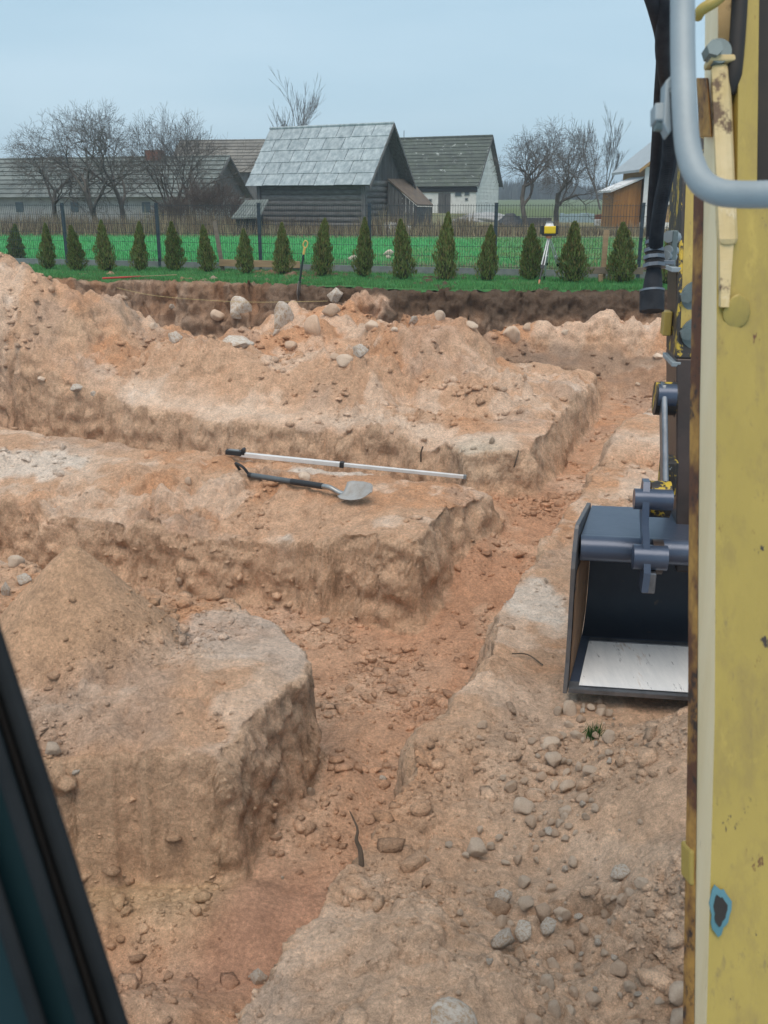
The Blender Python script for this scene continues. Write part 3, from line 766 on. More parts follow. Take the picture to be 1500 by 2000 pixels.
MB().box(W(i0 - .02, i0 + (Wb - 2 * i0) / 2, rd - 1.15), W(.01, 0, 0) - W(0, 0, 0), W(0, .05, 0) - W(0, 0, 0), UP * .12).build('vent_hole', M_wtrim, gab)
roof = MB().prism([W(-.12, -.02, ev - .03), W(-.12, Wb / 2, rd - .03), W(-.12, Wb + .02, ev - .03), W(-.12, Wb / 2, rd - .12)], W(Lb + .24, 0, 0) - W(0, 0, 0)).build('roof', M_board, barn)
roof_rows(W(-.2, -.1, ev - .13), W(Lb + .2, -.1, ev - .13), W(-.2, Wb / 2, rd), W(Lb + .2, Wb / 2, rd), 5, .022, 'roof_sheet', M_slate, roof, 7, .0042, .05)
roof_rows(W(-.2, Wb + .1, ev - .13), W(Lb + .2, Wb + .1, ev - .13), W(-.2, Wb / 2, rd), W(Lb + .2, Wb / 2, rd), 5, .022, 'roof_sheet', M_slate, roof, 7, .0042, .05)
for s in (0, 1):
    e = W(-.24, -.12 if s == 0 else Wb + .12, ev - .16); t = W(-.24, Wb / 2, rd + .03)
    d = t - e
    MB().prism([e, t, t - UP * .17, e - UP * .14], W(.05, 0, 0) - W(0, 0, 0)).build('barge_board', M_board, roof)
MB().tube([W(-.2, Wb / 2, rd + .03), W(Lb + .2, Wb / 2, rd + .03)], .06, 6).build('ridge_cap', M_slate, roof)

# ---- lean-to on the gable side
leanroot = W(-.05, 2.6, 0)
lean = empty('lean_to_shed', 'low plank lean-to with brown mossy roof against the log granary gable', 'shed', leanroot)
LW = W
def lean_pt(a, b, z): return LW(a, b, z)
# roof runs down away from the gable, towards the right
pA, pB = pixD(757, 352, 45.9), pixD(815, 402, 45.2)
pC, pD_ = pixD(800, 352, 48.0), pixD(846, 403, 47.6)
MB().hexa([pA, pB, pD_, pC], [p + Vector((0, 0, .07)) for p in (pA, pB, pD_, pC)]).build('roof', M_rust, lean)
for i in range(8):
    t0, t1 = i / 8, (i + .92) / 8
    a_, b_ = pA + (pB - pA) * t0, pA + (pB - pA) * t1
    a2 = Vector((a_.x, a_.y + .08, 0)); b2 = Vector((b_.x, b_.y + .08, 0))
    MB().prism([a2, b2, Vector((b2.x, b2.y, b_.z - .02)), Vector((a2.x, a2.y, a_.z - .02))], Vector((0, .04, 0))).build('plank', M_board, lean)
MB().hexa([Vector((pB.x - .1, pB.y + .12, 0)), Vector((pB.x - .04, pB.y + .12, 0)), Vector((pD_.x - .04, pD_.y, 0)), Vector((pD_.x - .1, pD_.y, 0))],
          [Vector((pB.x - .1, pB.y + .12, pB.z - .03)), Vector((pB.x - .04, pB.y + .12, pB.z - .03)), Vector((pD_.x - .04, pD_.y, pD_.z - .03)), Vector((pD_.x - .1, pD_.y, pD_.z - .03))]).build('side_wall', M_board, lean)

# ---- small kennel-like shed left of the granary
k0 = pixD(478, 440, 43.0); ks = Vector((k0.x, 43.0, -.05))
ken = empty('small_shed', 'small dark shed with sloping ribbed roof left of the log granary', 'shed', ks)
def K(a, b, z): return ks + Vector((a, b, z))
MB().hexa([K(-.38, 0, 0), K(.62, -.1, 0), K(.7, .9, 0), K(-.3, 1.0, 0)], [K(-.38, 0, .72), K(.62, -.1, .78), K(.7, .9, 1.3), K(-.3, 1.0, 1.3)]).build('wall', M_dark, ken)
e0, e1, r0, r1 = K(-.55, -.15, .70), K(.72, -.25, .74), K(-.05, 1.0, 1.42), K(.98, .95, 1.46)
for i in range(9):
    t0, t1 = i / 9, (i + .8) / 9
    a_, b_, c_, d_ = e0 + (e1 - e0) * t0, e0 + (e1 - e0) * t1, r0 + (r1 - r0) * t1, r0 + (r1 - r0) * t0
    MB().hexa([a_, b_, c_, d_], [p + UP * .045 for p in (a_, b_, c_, d_)]).build('roof_rib', M_oldtile, ken)
MB().hexa([e0 - UP * .03, e1 - UP * .03, r1 - UP * .03, r0 - UP * .03], [e0 + UP * .01, e1 + UP * .01, r1 + UP * .01, r0 + UP * .01]).build('roof', M_board, ken)

# ---- generic gabled house
def gabled(name, label, root, ldir, gdir, L, Wd, evz, rdz, over, mroof, mwall, rows, th, mgable=None, cols=1):
    r = empty(name, label, 'barn' if 'barn' in label else 'house', root)
    P = frame_of(root, ldir, gdir)
    wl_ = MB().hexa([P(over, over, -.3), P(L - over, over, -.3), P(L - over, Wd - over, -.3), P(over, Wd - over, -.3)],
              [P(over, over, evz), P(L - over, over, evz), P(L - over, Wd - over, evz), P(over, Wd - over, evz)]).build('wall', mwall, r)
    g = []
    for a in (over, L - over - .1):
        g.append(MB().prism([P(a, over, evz), P(a, Wd - over, evz), P(a, Wd / 2, rdz - .2)], P(.1, 0, 0) - P(0, 0, 0)).build('gable', mgable or mwall, r))
    rf = MB().prism([P(0, 0, evz - .05), P(0, Wd / 2, rdz - .02), P(0, Wd, evz - .05), P(0, Wd / 2, rdz - .2)], P(L, 0, 0) - P(0, 0, 0)).build('roof', M_board, r)
    roof_rows(P(-.05, -.05, evz - .1), P(L + .05, -.05, evz - .1), P(-.05, Wd / 2, rdz), P(L + .05, Wd / 2, rdz), rows, th, 'tile_row', mroof, rf, cols, .0, .12)
    roof_rows(P(-.05, Wd + .05, evz - .1), P(L + .05, Wd + .05, evz - .1), P(-.05, Wd / 2, rdz), P(L + .05, Wd / 2, rdz), rows, th, 'tile_row', mroof, rf, cols, .0, .12)
    MB().tube([P(-.05, Wd / 2, rdz + .02), P(L + .05, Wd / 2, rdz + .02)], .09, 6).build('ridge_cap', mroof, rf)
    for a in (-.1, L + .05):
        for e in (-.08, Wd + .08):
            q0, q1 = P(a, e, evz - .13), P(a, Wd / 2, rdz + .04)
            MB().prism([q0, q1, q1 - UP * .16, q0 - UP * .14], P(.04, 0, 0) - P(0, 0, 0)).build('barge_board', M_board, rf)
    return r, P

# ---- whitewashed house behind the granary
wx = pixD(932, 415, 72).x
hz = float(field_z(wx, 72)) - .02
wh, P = gabled('whitewashed_house', 'whitewashed brick house with dark mossy roof right of the granary', Vector((wx, 72.0, 0)), (-.90, .44), (.44, .90), 8.6, 5.2, 2.55, 5.95, .22, M_rooftile, M_white, 14, .03, cols=1)
def wallbox(P, a0, a1, z0, z1, b, name, mat, parent, dep=.06):
    return MB().hexa([P(a0, b, z0), P(a1, b, z0), P(a1, b + dep, z0), P(a0, b + dep, z0)], [P(a0, b, z1), P(a1, b, z1), P(a1, b + dep, z1), P(a0, b + dep, z1)]).build(name, mat, parent)
MB().hexa([P(.1, .12, 2.05), P(8.2, .12, 2.05), P(8.2, .2, 2.05), P(.1, .2, 2.05)], [P(.1, .12, 2.42), P(8.2, .12, 2.42), P(8.2, .2, 2.42), P(.1, .2, 2.42)]).build('painted_eave_shade', M_dark, wh)  # dark strip painted in for the shade under the eave, no real board
d_ = wallbox(P, 2.2, 3.15, hz, 2.0, .165, 'door', M_board, wh); wallbox(P, 2.55, 2.6, hz + .1, 1.9, .15, 'door_gap', M_dark, d_)
for (a0, a1, z0, z1) in ((4.6, 5.3, 1.55, 2.0), (1.35, 1.8, 1.8, 2.1), (.75, 1.05, 1.85, 2.05), (.85, 1.0, 1.5, 1.62), (3.7, 3.9, 1.4, 1.55)):
    f_ = wallbox(P, a0 - .05, a1 + .05, z0 - .05, z1 + .05, .178, 'window', M_plaster, wh); wallbox(P, a0, a1, z0, z1, .165, 'pane', M_pane, f_)
n_ = MB()
n_.prism([P(.20, 2.2, hz + .6), P(.20, 2.75, hz + .6), P(.20, 2.75, hz + 1.35), P(.20, 2.475, hz + 1.6), P(.20, 2.2, hz + 1.35)], P(.03, 0, 0) - P(0, 0, 0))
n_.build('niche', M_plaster, wh)
# visible courses of the gable brickwork
for i in range(14):
    z = hz + .1 + i * .24
    half = 2.38 if z < 2.5 else max(.2, 2.38 * (5.7 - z) / 3.2)
    MB().hexa([P(.19 + random.random() * .008, 2.6 - half, z), P(.21, 2.6 - half, z), P(.21, 2.6 + half, z), P(.19, 2.6 + half, z)],
              [P(.19 + random.random() * .008, 2.6 - half, z + .215), P(.21, 2.6 - half, z + .215), P(.21, 2.6 + half, z + .215), P(.19, 2.6 + half, z + .215)]).build('block_course', M_white, wh)

# ---- long barn on the left
lx = pixD(418, 430, 62).x
lb, P = gabled('long_barn', 'long low barn with grey-green tiled roof behind the bare trees', Vector((lx, 60.0, 0)), (-.965, .26), (.26, .965), 30, 7.0, 1.68, 4.05, .35, M_oldtile, M_plaster, 9, .05, M_board)
ch = MB().hexa([P(4.6, 3.1, 3.4), P(5.6, 3.1, 3.4), P(5.6, 3.8, 3.4), P(4.6, 3.8, 3.4)], [P(4.6, 3.1, 4.5), P(5.6, 3.1, 4.5), P(5.6, 3.8, 4.5), P(4.6, 3.8, 4.5)]).build('chimney', M_brick, lb)
for a in (4, 9, 13, 17, 21):
    wallbox(P, a, a + .55, .75, 1.35, .32, 'window', M_pane, lb)
# ---- taller barn far behind the granary
fx = pixD(835, 400, 92).x
fb, P = gabled('tall_barn', 'tall brown-roofed barn half hidden behind the granary', Vector((fx, 88, 0)), (-.985, .17), (.17, .985), 24.5, 9, 4.0, 6.9, .4, M_browntile, M_board, 10, .05, M_board)
for i in range(26):
    a = .5 + i * .9
    MB().hexa([P(a, .36, 0), P(a + .8, .36, 0), P(a + .8, .40, 0), P(a, .40, 0)], [P(a, .36, 3.9), P(a + .8, .36, 3.9), P(a + .8, .40, 3.9), P(a, .40, 3.9)]).build('plank', M_board, fb)
for i, a in enumerate((3.0, 12.2, 22.5)):
    MB().tube([P(a, 4.5, 6.9), P(a, 4.5, 7.6)], .03, 5).build('lightning_rod', M_dark, fb)

# ---- ochre plank house on the right
ox = pixD(1253, 430, 50).x
og = Vector((ox, 50.0, 0))
oh = empty('ochre_house', 'ochre plank house with white trim at the right behind the fence', 'house', og)
def O(a, b, z): return og + Vector((a, b, z))
cm = 1850 / pixD(1253, 430, 50).y
MB().hexa([O(.1, .05, .35), O(5.0, .05, .35), O(5.0, 5, .35), O(.1, 5, .35)], [O(.1, .05, 3.0), O(5.0, .05, 3.0), O(5.0, 5, 3.0), O(.1, 5, 3.0)]).build('wall', M_ochre2, oh)
MB().hexa([O(0, -.02, -.1), O(5.1, -.02, -.1), O(5.1, 5.1, -.1), O(0, 5.1, -.1)], [O(0, -.02, .36), O(5.1, -.02, .36), O(5.1, 5.1, .36), O(0, 5.1, .36)]).build('plinth', M_white, oh)
for i in range(12):
    z = .38 + i * .215
    MB().hexa([O(.22, 0.0, z), O(4.95, 0.0, z), O(4.95, .045, z), O(.22, .045, z)], [O(.22, 0.012, z + .2), O(4.95, 0.012, z + .2), O(4.95, .045, z + .2), O(.22, .045, z + .2)]).build('plank', M_ochre2, oh)
MB().box(O(.1, -.02, 1.68), (.12, 0, 0), (0, .04, 0), (0, 0, 1.32)).build('corner_board', M_wtrim, oh)
g_ = MB().prism([O(-.1, .02, 3.0), O(5.1, .02, 3.0), O(2.5, .02, 4.9)], (0, .1, 0)).build('gable', M_ochre, oh)
for i in range(16):
    a0 = .1 + i * .3; h0 = 3.02 + 1.85 * (1 - abs(a0 + .14 - 2.5) / 2.6)
    MB().hexa([O(a0, -.02, 3.0), O(a0 + .28, -.02, 3.0), O(a0 + .28, .015, 3.0), O(a0, .015, 3.0)], [O(a0, -.02, h0), O(a0 + .28, -.02, h0), O(a0 + .28, .015, h0), O(a0, .015, h0)]).build('plank', M_ochre, g_)
rf = MB().prism([O(-.42, -.45, 2.75), O(2.5, -.45, 5.05), O(5.4, -.45, 2.75), O(5.4, -.45, 2.87), O(2.5, -.45, 5.18), O(-.42, -.45, 2.87)], (0, 6, 0)).build('roof', M_zinc, oh)
MB().prism([O(-.42, -.48, 2.70), O(2.5, -.48, 5.0), O(2.5, -.48, 5.16), O(-.42, -.48, 2.86)], (0, .025, 0)).build('barge_board', M_ochre2, rf)
wf = MB().box(O(1.62, -.03, 1.98), (.55, 0, 0), (0, .04, 0), (0, 0, .78)).build('window', M_wtrim, oh)
for dx in (-.22, .22): MB().box(O(1.62 + dx, -.062, 1.98), (.17, 0, 0), (0, .01, 0), (0, 0, .62)).build('pane', M_pane, wf)
# plank wing
wg = MB().hexa([O(-1.38, .4, -.1), O(-.02, .4, -.1), O(-.02, 3, -.1), O(-1.38, 3, -.1)], [O(-1.38, .4, 1.85), O(-.02, .4, 2.4), O(-.02, 3, 2.4), O(-1.38, 3, 1.85)]).build('wing_wall', M_ochre, oh)
for i in range(11):
    a0 = -1.40 + i * .125; h0 = 1.85 + .55 * (a0 + 1.4) / 1.38
    MB().hexa([O(a0, .36, -.08), O(a0 + .115, .36, -.08), O(a0 + .115, .395, -.08), O(a0, .395, -.08)], [O(a0, .36, h0), O(a0 + .115, .36, h0 + .045), O(a0 + .115, .395, h0 + .045), O(a0, .395, h0)]).build('plank', M_ochre, wg)
MB().hexa([O(-1.62, .2, 1.80), O(.0, .2, 2.46), O(.0, 3.2, 2.46), O(-1.62, 3.2, 1.80)], [O(-1.62, .2, 1.90), O(.0, .2, 2.56), O(.0, 3.2, 2.56), O(-1.62, 3.2, 1.90)]).build('wing_roof', M_wtrim, oh)

# ---- things lying in the yard at the right
def yard_box(name, label, cat, px0, px1, py0, py1, D, mat, dep, n=1):
    a, b = pixD(px0, py1, D), pixD(px1, py1, D); t = pixD(px0, py0, D).z
    g = float(field_z(a.x, D))
    r = empty(name, label, cat, Vector((a.x, D, g)))
    for i in range(n):
        x0 = a.x + (b.x - a.x) * i / n; x1 = a.x + (b.x - a.x) * (i + .94) / n
        h = t - random.random() * .06
        MB().hexa([(x0, D, g - .05), (x1, D, g - .05), (x1, D + dep, g - .05), (x0, D + dep, g - .05)], [(x0, D, h), (x1, D, h), (x1, D + dep, h), (x0, D + dep, h)]).build('panel' if n > 1 else 'body', mat, r, bevel=.02)
    return r
yard_box('sheet_fence', 'pale blue sheet fence in the yard behind the right bare trees', 'fence', 1092, 1160, 416, 440, 58, M_paleblue, .06, 7)
yard_box('low_brick_wall', 'low red brick wall left of the ochre house', 'wall', 1163, 1207, 418, 430, 56, M_brick, .3, 6)
yard_box('white_trough', 'low white trough in front of the red brick wall', 'trough', 1163, 1208, 427, 436, 54, M_wtrim, .4)
M_tarp = material('dark_tarp', (.035, .038, .042), .6, col2=(.06, .065, .07), scale=3)
def heap(name, label, cat, px, py, w_, h_, D, mat, seed):
    c = pixD(px, py, D); g = float(field_z(c.x, D))
    v, f = ico(4)
    n3 = 1 + .3 * fbm(v[:, 0] * 2, v[:, 1] * 2, v[:, 2] * 2, oct=3, seed=seed)
    V = v * n3[:, None] * np.array((w_, w_ * .7, h_)); V[:, 2] = np.maximum(V[:, 2], -.05)
    o = link(name, mesh_np(name, V, f, mat, True)); o.location = (c.x, D, g); return tag(o, label, cat)
heap('tarp_heap', 'black tarp heap beside the trunk of the bare tree', 'heap', 1000, 432, .75, .62, 52, M_tarp, 3)
heap('rubble_heap', 'grey rubble heap at the foot of the whitewashed house', 'heap', 945, 428, 1.9, .45, 60, M_plaster, 4)
heap('rubble_heap', 'pale rubble pile in the grass below the lean-to roof', 'heap', 770, 425, .8, .5, 43.5, M_plaster, 6)
yard_box('wooden_beam', 'dark timber beam lying between the two bare trees', 'beam', 1030, 1080, 425, 431, 51, M_board, .25)
b_ = pixD(1212, 430, 53)
wd = empty('wood_post', 'grey weathered post standing left of the ochre house wing', 'post', Vector((b_.x, 53, 0)))
MB().hexa([(b_.x - .1, 53, 0), (b_.x + .1, 53, 0), (b_.x + .1, 53.2, 0), (b_.x - .1, 53.2, 0)], [(b_.x - .08, 53, 1.0), (b_.x + .08, 53, 1.02), (b_.x + .08, 53.2, 1.02), (b_.x - .08, 53.2, 1.0)]).build('shaft', M_board, wd)
MB().hexa([(b_.x - .15, 52.97, 1.0), (b_.x + .15, 52.97, 1.02), (b_.x + .15, 53.23, 1.02), (b_.x - .15, 53.23, 1.0)], [(b_.x - .13, 53, 1.12), (b_.x + .13, 53, 1.12), (b_.x + .13, 53.2, 1.12), (b_.x - .13, 53.2, 1.12)]).build('cap', M_plaster, wd)

# ------------------------------------------------------------------ bare trees
M_bark = material('bark', (.075, .066, .058), .95, col2=(.13, .115, .10), scale=9, stretch=(1, 1, .3), bump=.01, bscale=25)
M_twig = material('twig', (.16, .145, .135), .95, col2=(.07, .06, .052), scale=4)
def grow(pos, d, r, L, depth, segs, spread, up, rng, minr, kids, wob):
    n = 4 if depth > 2 else 3
    p = Vector(pos); d = Vector(d).normalized(); r0 = r
    for i in range(n):
        d2 = (d + Vector((rng.gauss(0, wob), rng.gauss(0, wob), rng.gauss(0, wob) + up)) ).normalized()
        q_ = p + d2 * (L / n); r1 = max(r * (1 - .32 * (i + 1) / n), minr)
        segs.append((p.copy(), q_.copy(), r0, r1, depth)); r0 = r1
        if depth > 0 and i >= 1:
            for k in range(kids if i == n - 1 else (1 if rng.random() < .97 else 0)):
                ax = d2.orthogonal().normalized(); ax.rotate(Matrix.Rotation(rng.uniform(0, 6.28), 3, d2))
                an = rng.uniform(.35, 1.0) * spread
                dd = (d2 * math.cos(an) + ax * math.sin(an))
                grow(q_, dd, max(r1 * rng.uniform(.55, .78), minr), L * rng.uniform(.58, .85), depth - 1, segs, spread, up, rng, minr, kids, wob)
        p, d = q_, d2
def seg_mesh(segs, sides):
    V = []; Fq = []
    for (p, q_, r0, r1, dp) in segs:
        d = (q_ - p).normalized(); a = d.orthogonal().normalized(); b = d.cross(a); n0 = len(V)
        for (c, r) in ((p, r0), (q_ + d * r1 * .5, r1)):
            for k in range(sides):
                t = 2 * math.pi * k / sides
                V.append(c + r * (math.cos(t) * a + math.sin(t) * b))
        for k in range(sides): Fq.append((n0 + k, n0 + (k + 1) % sides, n0 + sides + (k + 1) % sides, n0 + sides + k))
    return np.array([tuple(v) for v in V], np.float32), np.array(Fq, np.int32)
def tree(label, px, py, D, H, seed, depth=5, spread=.8, up=.05, kids=2, r=.13, stems=1, wob=.16, lean=(0, 0), trunkL=.3, minr=.0045, name='bare_tree', cat='tree', mt=None):
    rng = random.Random(seed); c = pixD(px, py, D); g = float(field_z(c.x, D)) - .03
    root = empty(name, label, cat, Vector((c.x, D, g)), 'bare trees by the farm' if cat == 'tree' else 'bare bushes by the farm')
    segs = []
    for s in range(stems):
        a = rng.uniform(0, 6.28); k = 0.25 if stems > 1 else 0
        grow(Vector((c.x + k * math.cos(a), D + k * math.sin(a), g)), Vector((lean[0] + k * 1.5 * math.cos(a), lean[1] + k * math.sin(a), 1)), r, H * trunkL, depth, segs, spread, up, rng, minr, kids, wob)
    top = max(s[1].z for s in segs) - g; k = H / top
    O_ = Vector((c.x, D, g)); segs = [(O_ + (p - O_) * k, O_ + (q_ - O_) * k, r0, r1, dp) for (p, q_, r0, r1, dp) in segs]
    big = [s for s in segs if s[4] >= depth - 1]; fine = [s for s in segs if s[4] < depth - 1]
    V, f = seg_mesh(big, 7); link('trunk', mesh_np('trunk', V, f, M_bark, True), root)
    V, f = seg_mesh(fine, 3); link('crown', mesh_np('crown', V, f, mt or M_twig, True), root)
    return len(segs)
tree('bare spreading tree, leftmost of the row before the long barn', 118, 437, 47, 5.1, 35, 6, 1.12, -.01, 2, .13, 1, .2, (-.12, 0), .34)
tree('second bare tree from the left before the long barn, forked low', 192, 442, 46, 5.7, 12, 6, 1.0, .02, 2, .15, 1, .17, (0, 0), .32)
tree('tallest bare tree before the long barn, third from the left', 245, 436, 48, 6.1, 43, 6, .95, .03, 2, .14, 1, .15, (-.05, 0), .34)
tree('many-stemmed bare tree behind the brush left of the granary', 356, 425, 52, 6.1, 24, 5, .8, .03, 2, .07, 6, .15, (0, 0), .36)
tree('slender bare poplar behind the granary roof', 574, 420, 98, 13.2, 57, 5, .42, .08, 2, .12, 1, .05, (0, 0), .42, .010)
tree('dark bare tree right of the whitewashed house', 1028, 432, 50, 5.5, 66, 6, .95, .02, 2, .14, 1, .18, (-.05, 0), .30)
tree('bare tree with two bent limbs behind the laser level', 1086, 438, 49, 5.4, 77, 6, 1.0, .01, 2, .15, 1, .22, (.08, 0), .26)
tree('upright bare poplar between the bent tree and the ochre house', 1176, 410, 82, 8.3, 88, 5, .36, .10, 2, .09, 2, .06, (0, 0), .38, .007)
M_brush = material('brush_twig', (.14, .105, .085), .95, col2=(.09, .07, .06), scale=3)
for i, (px, H, D) in enumerate(((395, 2.9, 48), (425, 2.5, 47), (360, 1.9, 46.5), (460, 1.7, 47), (330, 1.5, 47))):
    tree(['tall tangled brown bush left of the granary', 'tangled brown bush before the tall barn end', 'low brown bush under the many-stemmed tree', 'low brown bush beside the small dark shed', 'low brown bush right of the tallest bare tree'][i],
         px, 438, D, H, 90 + i, 4, .7, .07, 2, .022, 7, .16, (0, 0), .34, .006, 'bare_bush', 'bush', M_brush)
n = 5000
x = RNG.uniform(-18, -3, n); y = RNG.normal(47, 1.0, n)
blades('brush_stems', x, y, field_z(x, y), RNG.uniform(.4, 1.3, n) * (0.7 + .5 * vn(x * .6, y * .3, seed=99)), RNG.uniform(.012, .03, n), np.array((.12, .095, .078)) * RNG.uniform(.6, 1.4, (n, 1)), BLADE,
       'grey-brown thicket of dead stems before the long barn', 'brush', .5)
# far wood on the skyline
n = 9000
x = RNG.uniform(-60, 190, n); y = RNG.uniform(300, 340, n)
hh = (6 + 3 * vn(x * .06, y * .01, seed=98)) * RNG.uniform(.6, 1.1, n)
blades('distant_wood', x, y, field_z(x, y) - 1, hh, RNG.uniform(.5, 1.6, n), np.array((.085, .088, .082)) * RNG.uniform(.7, 1.3, (n, 1)), BLADE,
       'distant leafless wood on the skyline behind the bare trees', 'wood', .15)
# ------------------------------------------------------------------ fence
M_anth = material('anthracite_paint', (.035, .055, .075), .5, col2=(.05, .07, .09), scale=6)
M_wire = material('anthracite_wire', (.045, .06, .07), .5)
M_conc = material('concrete', (.23, .25, .26), .9, col2=(.16, .18, .19), scale=5, bump=.004, bscale=50)
fence = empty('wire_fence', 'anthracite wire mesh fence with posts and low concrete base panels', 'fence', fence_pt(722))
pxs = [-40, 128, 310, 508, 722, 967, 1250, 1580]
fd = (FB - FA).normalized(); fn = Vector((-fd.y, fd.x, 0))
posts = [fence_pt(p) for p in pxs]
TOPZ = 1.275
for p in posts:
    po = MB().box(p + UP * (TOPZ / 2 - .02), fd * .03, fn * .02, UP * (TOPZ / 2 + .02)).build('post', M_anth, fence, bevel=.004)
    MB().box(p + UP * (TOPZ + .008), fd * .034, fn * .024, UP * .008).build('cap', M_wire, po)
    for z in (.2, .7, 1.15):
        MB().box(p + UP * z - fn * .026, fd * .018, fn * .006, UP * .02).build('clamp', M_wire, po)
for a, b in zip(posts[:-1], posts[1:]):
    L_ = (b - a).length; m = MB(); nv = int(L_ / .05)
    for i in range(nv + 1):
        p = a + (b - a) * ((i + .5) / (nv + 1)) - fn * .03
        m.tube([p + UP * .14, p + UP * 1.27], .0036, 3, False)
    for j in range(7):
        z = .16 + j * .18
        for o_ in ((-.034, -.026) if j in (0, 3, 6) else (-.034,)):
            m.tube([a + fn * o_ + UP * z, b + fn * o_ + UP * z], .0042, 3, False)
    tag(m.build('wire_panel', M_wire, fence), kind='stuff')
    MB().box((a + b) / 2 + UP * .05, fd * (L_ / 2 - .035), fn * .025, UP * .08).build('base_panel', M_conc, fence, bevel=.006)

# ------------------------------------------------------------------ thujas
M_thuja = material('thuja_leaf', tint=True, rough=.75, spec=.25, transl=.15)
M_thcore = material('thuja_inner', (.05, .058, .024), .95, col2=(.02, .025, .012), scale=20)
def thuja_mesh(seed):
    rng = np.random.default_rng(seed); n = 5200
    u = rng.uniform(0, 1, n) ** 0.75                       # height 0..1 (denser low)
    bulge = 0.5 + .5 * np.sin(u * 5 + seed)
    R = np.interp(u, [0, .06, .2, .45, .7, .88, 1], [.14, .235, .25, .20, .125, .07, .012]) * (1 + .12 * bulge * np.sin(u * 13 + seed * 2))
    th = rng.uniform(0, 2 * np.pi, n)
    R = R * (1 + .22 * np.sin(3 * th + seed + 4 * u) + .16 * np.sin(5 * th + 11 * u + seed) + .14 * np.sin(u * 31 + 2 * th + seed))
    rr_ = R * np.sqrt(rng.uniform(.40, 1.25, n))
    x, y, z = rr_ * np.cos(th), rr_ * np.sin(th), .03 + u * .97
    # upright fan-like sprays
    L_ = rng.uniform(.03, .085, n); wd = rng.uniform(.007, .017, n)
    out = rng.uniform(.15, .75, n); tw = th + rng.normal(0, .7, n)
    ax = np.stack([np.cos(th) * out, np.sin(th) * out, np.ones(n)], -1); ax /= np.linalg.norm(ax, axis=1)[:, None]
    sd_ = np.stack([-np.sin(tw), np.cos(tw), np.zeros(n)], -1)
    c = np.stack([x, y, z], -1)
    V = np.empty((n, 4, 3), np.float32)
    V[:, 0] = c - ax * L_[:, None] * .4; V[:, 1] = c + sd_ * wd[:, None] + ax * L_[:, None] * .15
    V[:, 2] = c + ax * L_[:, None] * .75; V[:, 3] = c - sd_ * wd[:, None] + ax * L_[:, None] * .15
    col = np.array((.14, .185, .055)) * rng.uniform(.45, 1.55, (n, 1))
    tip = (rng.uniform(0, 1, n) < .22)[:, None]
    col = np.where(tip, np.array((.24, .20, .075)) * rng.uniform(.7, 1.3, (n, 1)), col)
    Fq = np.arange(4 * n).reshape(n, 4)
    return mesh_np('foliage', V.reshape(-1, 3), Fq, M_thuja, False, np.repeat(col, 4, axis=0))
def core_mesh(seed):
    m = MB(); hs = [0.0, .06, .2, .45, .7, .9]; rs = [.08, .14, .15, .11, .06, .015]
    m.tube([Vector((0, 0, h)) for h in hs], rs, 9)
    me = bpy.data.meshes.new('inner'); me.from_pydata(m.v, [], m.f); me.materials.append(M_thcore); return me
TH = [thuja_mesh(s) for s in (1, 2, 3, 4, 5, 6)]; TC = core_mesh(0)
tm = MB().tube([(0, 0, -.03), (0, 0, .12), (0, 0, .8)], [.014, .012, .004], 6)
TT = bpy.data.meshes.new('trunk'); TT.from_pydata(tm.v, [], tm.f); TT.materials.append(M_bark)
ths = [(33, 513, 440, 34), (95, 526, 438, 30), (152, 529, 442, 35), (209, 530, 433, 36), (273, 529, 435, 32), (342, 529, 435, 38), (408, 532, 442, 34), (481, 535, 449, 34),
       (552, 537, 438, 37), (629, 540, 430, 40), (710, 541, 428, 37), (788, 546, 431, 43), (869, 548, 418, 43), (949, 549, 442, 40), (1036, 547, 440, 46), (1120, 552, 436, 54), (1215, 553, 438, 54), (1308, 557, 432, 52)]
ORD = 'first second third fourth fifth sixth seventh eighth ninth tenth eleventh twelfth thirteenth fourteenth fifteenth sixteenth seventeenth eighteenth'.split()
LOOK = ['thin ragged', 'narrow', 'broad-based', 'full', 'two-tiered', 'full pointed', 'narrow-topped', 'small conical', 'blunt-topped', 'full conical', 'slender-topped', 'broad conical',
        'tallest', 'thin-topped', 'bushy', 'wide bushy', 'wide-skirted', 'partly hidden']
for i, (px, by, ty, wpx) in enumerate(ths):
    b = pixz(px, by, 0.0); zc_ = zc_of(b)
    top = pixD(px, ty, b.y).z; H = top
    root = empty('thuja', f'{LOOK[i]} young green thuja, {ORD[i]} from the left in the row before the fence', 'thuja', b, 'young thujas planted in a row before the fence')
    root.rotation_euler = (math.sin(i * 2.3) * .05, math.cos(i * 3.1) * .06, i * 1.7)
    wsc = (wpx / F * zc_) / .55
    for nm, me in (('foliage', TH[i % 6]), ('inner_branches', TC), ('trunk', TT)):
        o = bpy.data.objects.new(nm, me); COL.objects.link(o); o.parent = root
        o.scale = (wsc, wsc, H)

